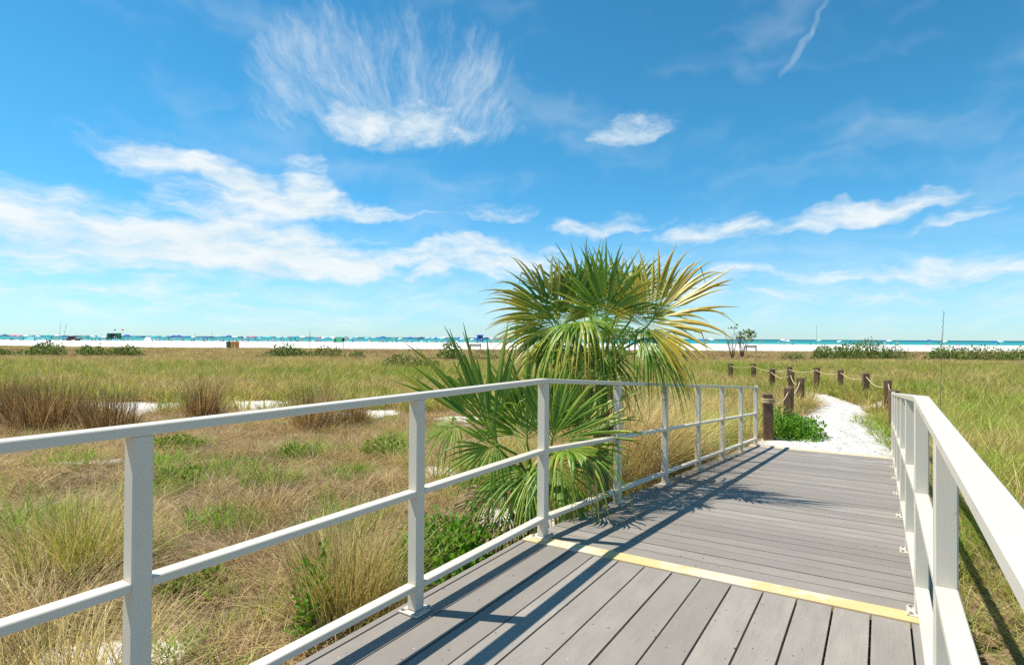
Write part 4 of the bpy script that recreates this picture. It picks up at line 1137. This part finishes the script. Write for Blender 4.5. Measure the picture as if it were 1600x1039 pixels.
for xp in np.arange(5, 830, 15.5):
    y = rb.uniform(208, 236); x = (xp + rb.uniform(-6, 6) - 800) / 889 * y; k = rb.choice(list(CHM))
    root = tag(empty('beach_chair', (x, y, bz(x, y)), rb.uniform(0, 6.28)), f'low {k} folding beach chair under the umbrellas', 'chair', f'low {k} beach chairs')
    for nm, me in zip(('seat', 'backrest', 'frame'), CHM[k]): obj(nm, me, root)
# tents
def tent(x, y, col, lab, s):
    root = tag(empty('beach_tent', (x, y, bz(x, y)), .3), lab, 'tent')
    vs = [(-1.4, -1, 0), (1.4, -1, 0), (1.4, 1, 0), (-1.4, 1, 0), (-.9, .1, 1.5), (.9, .1, 1.5)]
    me = mesh_from('tent_cloth', [tuple(c * s for c in v) for v in vs], [(0, 1, 5, 4), (2, 3, 4, 5), (1, 2, 5), (3, 0, 4)], UM[col]); obj('tent_cloth', me, root)
    m = MB(); m.tube([(-.95 * s, .1 * s, 0), (-.95 * s, .1 * s, 1.55 * s)], .03, 5); m.build('tent_pole', M_WHITE, root)
tent(-141.8, 222, 'white', 'white ridge tent on the sand beside the green lifeguard tower', 1.1)
tent(-66, 216, 'green', 'green ridge tent below the pink umbrella', 1.3)
tent(-186, 220, 'pale turquoise', 'pale ridge tent near the black and white marker', 1.0)
# parked beach truck
x, y = -166.5, 216
root = tag(empty('beach_truck', (x, y, bz(x, y)), .15), 'dark brown beach truck parked among the umbrellas', 'truck')
M_TRUCK = plain('brown_truck_paint', (.10, .035, .03), .4, .5, .2, 2)
m = MB(); m.hexa([(-2.4, -.9, .45), (2.4, -.9, .45), (2.4, .9, .45), (-2.4, .9, .45), (-2.4, -.88, 1.1), (2.4, -.85, 1.0), (2.4, .85, 1.0), (-2.4, .88, 1.1)]); m.build('body', M_TRUCK, root, bevel=.05)
m = MB(); m.hexa([(-1.6, -.85, 1.08), (.9, -.85, 1.06), (.9, .85, 1.06), (-1.6, .85, 1.08), (-1.3, -.75, 1.85), (.3, -.75, 1.85), (.3, .75, 1.85), (-1.3, .75, 1.85)]); m.build('cab', M_TRUCK, root, bevel=.05)
m = MB(); m.hexa([(-1.35, -.87, 1.2), (.55, -.87, 1.2), (.55, -.84, 1.2), (-1.35, -.84, 1.2), (-1.2, -.80, 1.7), (.2, -.80, 1.7), (.2, -.77, 1.7), (-1.2, -.77, 1.7)]); m.build('side_window', M_DARK, root)
for sx in (-1.5, 1.5):
    for sy in (-.8, .8):
        m = MB(); m.tube([(sx, sy - .12, .38), (sx, sy + .12, .38)], .38, 14); m.build('wheel', M_DARK, root)
# bins, sign, benches, marker and poles at the upper edge of the beach
def bin_(x, y, mt, label):
    m = MB(); m.tube([(0, 0, 0), (0, 0, .1), (0, 0, .85), (0, 0, .9)], [.27, .29, .31, .33], 14)
    root = tag(empty('litter_bin', (x, y, bz(x, y))), label, 'bin', 'litter bins where the dune meets the beach'); m.build('drum', mt, root, True)
    m = MB(); m.tube([(0, 0, .9), (0, 0, .98), (0, 0, 1.05)], [.34, .30, .12], 14); m.build('lid', mt, root, True)
bin_(-42.1, 84.5, M_BARRELG, 'dark green drum litter bin at the dune edge')
bin_(-41.5, 84.5, M_ORANGE, 'orange brown drum litter bin beside the green one')
bin_(-41.0, 84.9, M_ORANGE, 'second orange brown drum litter bin in the group of three')
x, y = -24.9, 84
root = tag(empty('beach_sign', (x, y, bz(x, y))), 'small dark sign on a thin post at the dune edge', 'sign')
m = MB(); m.tube([(0, 0, -.1), (0, 0, 1.2)], .05, 6); m.build('post', M_TIMBER, root)
m = MB(); m.box((0, 0, 1.38), (.38, .05, .42)); m.build('sign_panel', M_DARK, root, bevel=.01)
def bench(x, y, rz, label):
    root = tag(empty('bench', (x, y, bz(x, y)), rz), label, 'bench', 'timber benches at the dune edge')
    for k in range(3): m = MB(); m.box((0, -.18 + .17 * k, .45), (1.7, .15, .05)); m.build('seat_slat', M_WOOD, root)
    for k in range(2): m = MB(); m.box((0, .27 + .03 * k, .62 + .17 * k), (1.7, .045, .14)); m.build('back_slat', M_WOOD, root)
    for sx in (-.7, .7): m = MB(); m.box((sx, -.15, .20), (.09, .09, .48)); m.build('leg', M_WOOD, root); m = MB(); m.box((sx, .29, .42), (.09, .07, .92)); m.build('leg', M_WOOD, root)
bench(-5.3, 83, .1, 'brown timber bench at the dune edge under the blue tower')
bench(36.6, 87, -.2, 'grey brown timber bench at the dune edge beyond the spindly tree')
x, y = -65.8, 81.0
root = tag(empty('marker_post', (x, y, bz(x, y))), 'black topped white marker post at the dune edge', 'marker')
m = MB(); m.tube([(0, 0, -.1), (0, 0, .72)], .07, 8); m.build('shaft', M_WHITE, root)
for zz in (.25, .95): m = MB(); m.tube([(0, 0, zz - .14), (0, 0, zz + .14)], .13, 8); m.build('band', M_DARK, root)
for (xp, y, h, lab) in ((304, 88, 2.2, 'short thin pole by the litter bins on the white sand'), (331, 90, 2.4, 'slim pole on the sand in line with the litter bins'), (484, 92, 3.0, 'tallest thin pole on the open sand'), (1276, 95, 4.2, 'thin pole on the sand beyond the row of posts')):
    m = MB(); m.tube([(0, 0, -.1), (0, 0, h)], .022, 5); o = m.build('marker_pole', M_WOOD, None); x = (xp - 800) / 889 * y; o.location = (x, y, bz(x, y)); tag(o, lab, 'pole', 'thin poles standing on the beach')

# ------------------------------------------------------------------ stuff: the grass nobody could count
PROTO = bpy.data.collections.new('grass_library')            # shapes only, never linked to the scene
def proto(parts):
    o = bpy.data.objects.new('grass_tuft', clump_mesh('grass_tuft', parts, M_FIELD)); PROTO.objects.link(o); return o
rp_ = np.random.default_rng(12)
def B(n, rad, h, lean, curl, wid, segs, **k): return blades(n, rad, h, lean, curl, wid, segs, rp_, **k)
for k in range(4): proto([B(46, .10, (.22, .5), (.05, .7), (.3, 1.4), .0050, 5)])                          # 0-3 fine upright tuft
for k in range(4): proto([B(70, .22, (.20, .50), (1.15, 1.6), (-.25, .35), .0045, 4, spread_pow=.5, outward=.1)])   # 4-7 thatch lying flat
for k in range(3): proto([B(52, .13, (.45, .85), (.05, .6), (.4, 1.6), .0075, 5)])                         # 8-10 tall arching grass
for k in range(4): proto([B(44, .20, (.28, .68), (.0, .7), (.2, 1.4), .015, 4)])                           # 11-14 field tuft
for k in range(4): proto([B(56, .45, (.20, .55), (.0, .8), (.1, 1.1), .034, 3, spread_pow=.5)])            # 15-18 far tuft
for k in range(2): proto([B(34, .10, (.07, .20), (.2, 1.1), (.3, 1.2), .006, 4)])                          # 19-20 short tuft
def scatter(name, label, P, idx_, rot, scl, tint):
    me = bpy.data.meshes.new(name); n = len(P)
    me.vertices.add(n); me.vertices.foreach_set('co', np.asarray(P, np.float32).ravel())
    for nm, ty, arr, key in (('idx', 'INT', idx_.astype(np.int32), 'value'), ('rot', 'FLOAT_VECTOR', np.asarray(rot, np.float32).ravel(), 'vector'), ('scl', 'FLOAT', scl.astype(np.float32), 'value'), ('tint', 'FLOAT', tint.astype(np.float32), 'value')):
        a = me.attributes.new(nm, ty, 'POINT'); a.data.foreach_set(key, arr)
    o = obj(name, me); tag(o, label, kind='stuff')
    g = bpy.data.node_groups.new(name, 'GeometryNodeTree')
    g.interface.new_socket('Geometry', in_out='INPUT', socket_type='NodeSocketGeometry'); g.interface.new_socket('Geometry', in_out='OUTPUT', socket_type='NodeSocketGeometry')
    N, Lk = g.nodes, g.links
    gi, go = N.new('NodeGroupInput'), N.new('NodeGroupOutput')
    ci = N.new('GeometryNodeCollectionInfo'); ci.inputs['Collection'].default_value = PROTO; ci.inputs['Separate Children'].default_value = True; ci.inputs['Reset Children'].default_value = True
    ip = N.new('GeometryNodeInstanceOnPoints'); ip.inputs['Pick Instance'].default_value = True
    def na(nm, ty):
        q = N.new('GeometryNodeInputNamedAttribute'); q.data_type = ty; q.inputs[0].default_value = nm; return q.outputs[0]
    er = N.new('FunctionNodeEulerToRotation')
    Lk.new(na('rot', 'FLOAT_VECTOR'), er.inputs[0])
    Lk.new(gi.outputs[0], ip.inputs['Points']); Lk.new(ci.outputs[0], ip.inputs['Instance']); Lk.new(na('idx', 'INT'), ip.inputs['Instance Index'])
    Lk.new(er.outputs[0], ip.inputs['Rotation']); Lk.new(na('scl', 'FLOAT'), ip.inputs['Scale']); Lk.new(ip.outputs[0], go.inputs[0])
    md = o.modifiers.new('scatter', 'NODES'); md.node_group = g
    return o
rs = np.random.default_rng(77)
def region(y0, y1, dens, margin=3.5):
    n = int((y1 - y0) * (2 * (1.25 * y1 + margin)) * dens)
    y = rs.uniform(y0, y1, n); x = rs.uniform(-1, 1, n) * (1.25 * y1 + margin)
    k = np.abs(x) < 1.25 * np.maximum(y, 0) + margin
    x, y = x[k], y[k]
    free = np.ones(len(x), bool)
    for sx_, sy_, sr_, nm in SPOTS:
        if nm != 'cordgrass_clump': free &= np.hypot(x - sx_, (y - sy_) * .8) > sr_ * (.62 if nm == 'brown_clump' else .85) * rs.uniform(.75, 1.15, len(x))
    keep = free & (~on_deck(x, y, .05)) & (y < edge_y(x) + rs.normal(0, 1.2, len(x)))
    x, y = x[keep], y[keep]
    return x, y, bare(x, y)
def is_right(x, y):
    t, q = tperp(x, y)
    pd = np.interp(y, PATH_C[:, 1], PATH_C[:, 0])
    return np.where(y < 8.8, q > 1, x > pd)
def rots(n, tilt=.12): return np.stack([rs.normal(0, tilt, n), rs.normal(0, tilt, n), rs.uniform(0, 6.283, n)], -1)
def emit(name, label, sets):
    P, I, Ro, S, T = [], [], [], [], []
    for x, y, i, s, t in sets:
        P.append(np.stack([x, y, gz(x, y) - .01], -1)); I.append(i); S.append(s); T.append(t); Ro.append(rots(len(x)))
    return scatter(name, label, np.concatenate(P), np.concatenate(I), np.concatenate(Ro), np.concatenate(S), np.concatenate(T))
def patch(x, y, f, seed): return fbm(x * f, y * f, seed)
# thatch and litter of dry blades lying on the sand, near and middle distance
x, y, b = region(-1, 16, 27); k = (rs.random(len(x)) > b * .97) & ~((is_right(x, y)) & (rs.random(len(x)) < .55)); x, y = x[k], y[k]
pt = patch(x, y, .8, 41)
emit('straw_litter', 'bleached straw and dead grass lying matted over the sand', [(x, y, rs.integers(4, 8, len(x)), rs.uniform(.7, 1.25, len(x)), np.clip(.17 + .30 * pt + rs.normal(0, .08, len(x)), .03, .55))])
sets = []
# near, palm side: patchy short and fine tufts, mostly dry, some green
x, y, b = region(-1, 14, 30); rt = is_right(x, y); pt = patch(x, y, .55, 51)
k = (~rt) & (rs.random(len(x)) > b * 1.0) & (rs.random(len(x)) < .18 + .7 * sst(pt, .42, .64)); x, y, pt = x[k], y[k], pt[k]
gr = patch(x, y, .7, 61)
tint = np.where(gr > .50, .86 + rs.normal(0, .07, len(x)), .30 + .2 * (pt - .5) + rs.normal(0, .10, len(x)))
idx_ = np.where(rs.random(len(x)) < .62, rs.integers(19, 21, len(x)), rs.integers(0, 4, len(x)))
sets.append((x, y, idx_, rs.uniform(.5, .95, len(x)), tint))
# near, open side: dense arching olive grass
x, y, b = region(-1, 14, 40); rt = is_right(x, y); pt = patch(x, y, .6, 71); t_, q_ = tperp(x, y)
pdn = path_dist(x, y)
k = rt & (rs.random(len(x)) > b * 1.1) & (pdn > 1.10) & ((q_ > DW + .22) | (t_ > RAMP)); x, y, pt, q_ = x[k], y[k], pt[k], q_[k]
idx_ = np.where(rs.random(len(x)) < .55, rs.integers(8, 11, len(x)), rs.integers(0, 4, len(x)))
sets.append((x, y, idx_, rs.uniform(.6, 1.0, len(x)) * np.where(q_ < DW + .55, .72, 1.0) * (.72 + .28 * sst(path_dist(x, y), 1, 2.5)), np.clip(.73 + .60 * (pt - .5) + rs.normal(0, .12, len(x)), .2, .95)))
# between palms, railing and path: mixed arching grass
x, y, b = region(4.5, 14, 26); t_, q_ = tperp(x, y)
k = (~is_right(x, y)) & (q_ > -3.2) & (t_ > 2.2) & (path_dist(x, y) > 1.15) & (rs.random(len(x)) > b); x, y = x[k], y[k]
pt = patch(x, y, .6, 81)
sets.append((x, y, np.where(rs.random(len(x)) < .5, rs.integers(8, 11, len(x)), rs.integers(0, 4, len(x))), rs.uniform(.6, .95, len(x)), np.clip(.60 + .5 * (pt - .5) + rs.normal(0, .10, len(x)), .2, .9)))
# middle field
x, y, b = region(13, 42, 15); pt = patch(x, y, .22, 91); rt = is_right(x, y)
thin = sst(patch(x, y, .3, 95), .28, .5)
k = (rs.random(len(x)) > b * 1.05) & (path_dist(x, y) > 1.05) & (rs.random(len(x)) < np.where(rt, 1, np.where(y < 18, .45 + .5 * thin, .75 + .25 * thin))); x, y, pt, rt = x[k], y[k], pt[k], rt[k]
brown = sst(y + 14 * (pt - .5), 31, 42)
tint = .64 + .06 * rt + .34 * (pt - .5) + .5 * (patch(x, y, .9, 93) - .5) + rs.normal(0, .09, len(x)) - .30 * brown * np.where(rt, .7, 1)
sets.append((x, y, rs.integers(11, 15, len(x)), rs.uniform(.65, 1.05, len(x)) * (1 - .25 * brown), np.clip(tint, .1, .9)))
# outer field: low brown and tan cover up to the beach
x, y, b = region(40, 92, 5.2, 8); pt = patch(x, y, .10, 101); p2 = patch(x, y, .35, 103)
k = rs.random(len(x)) < .75 + .3 * sst(p2, .3, .5); x, y, pt, p2 = x[k], y[k], pt[k], p2[k]
tint = .36 + .34 * (pt - .5) + .34 * (p2 - .5) + rs.normal(0, .08, len(x)) + .06 * sst(y, 55, 75)
sets.append((x, y, rs.integers(15, 19, len(x)), rs.uniform(.45, .85, len(x)) * (1 - .35 * sst(y, 60, 85)), np.clip(tint, .08, .8)))
emit('dune_grass', 'tan and olive dune grass spreading from the boardwalk to the beach', sets)
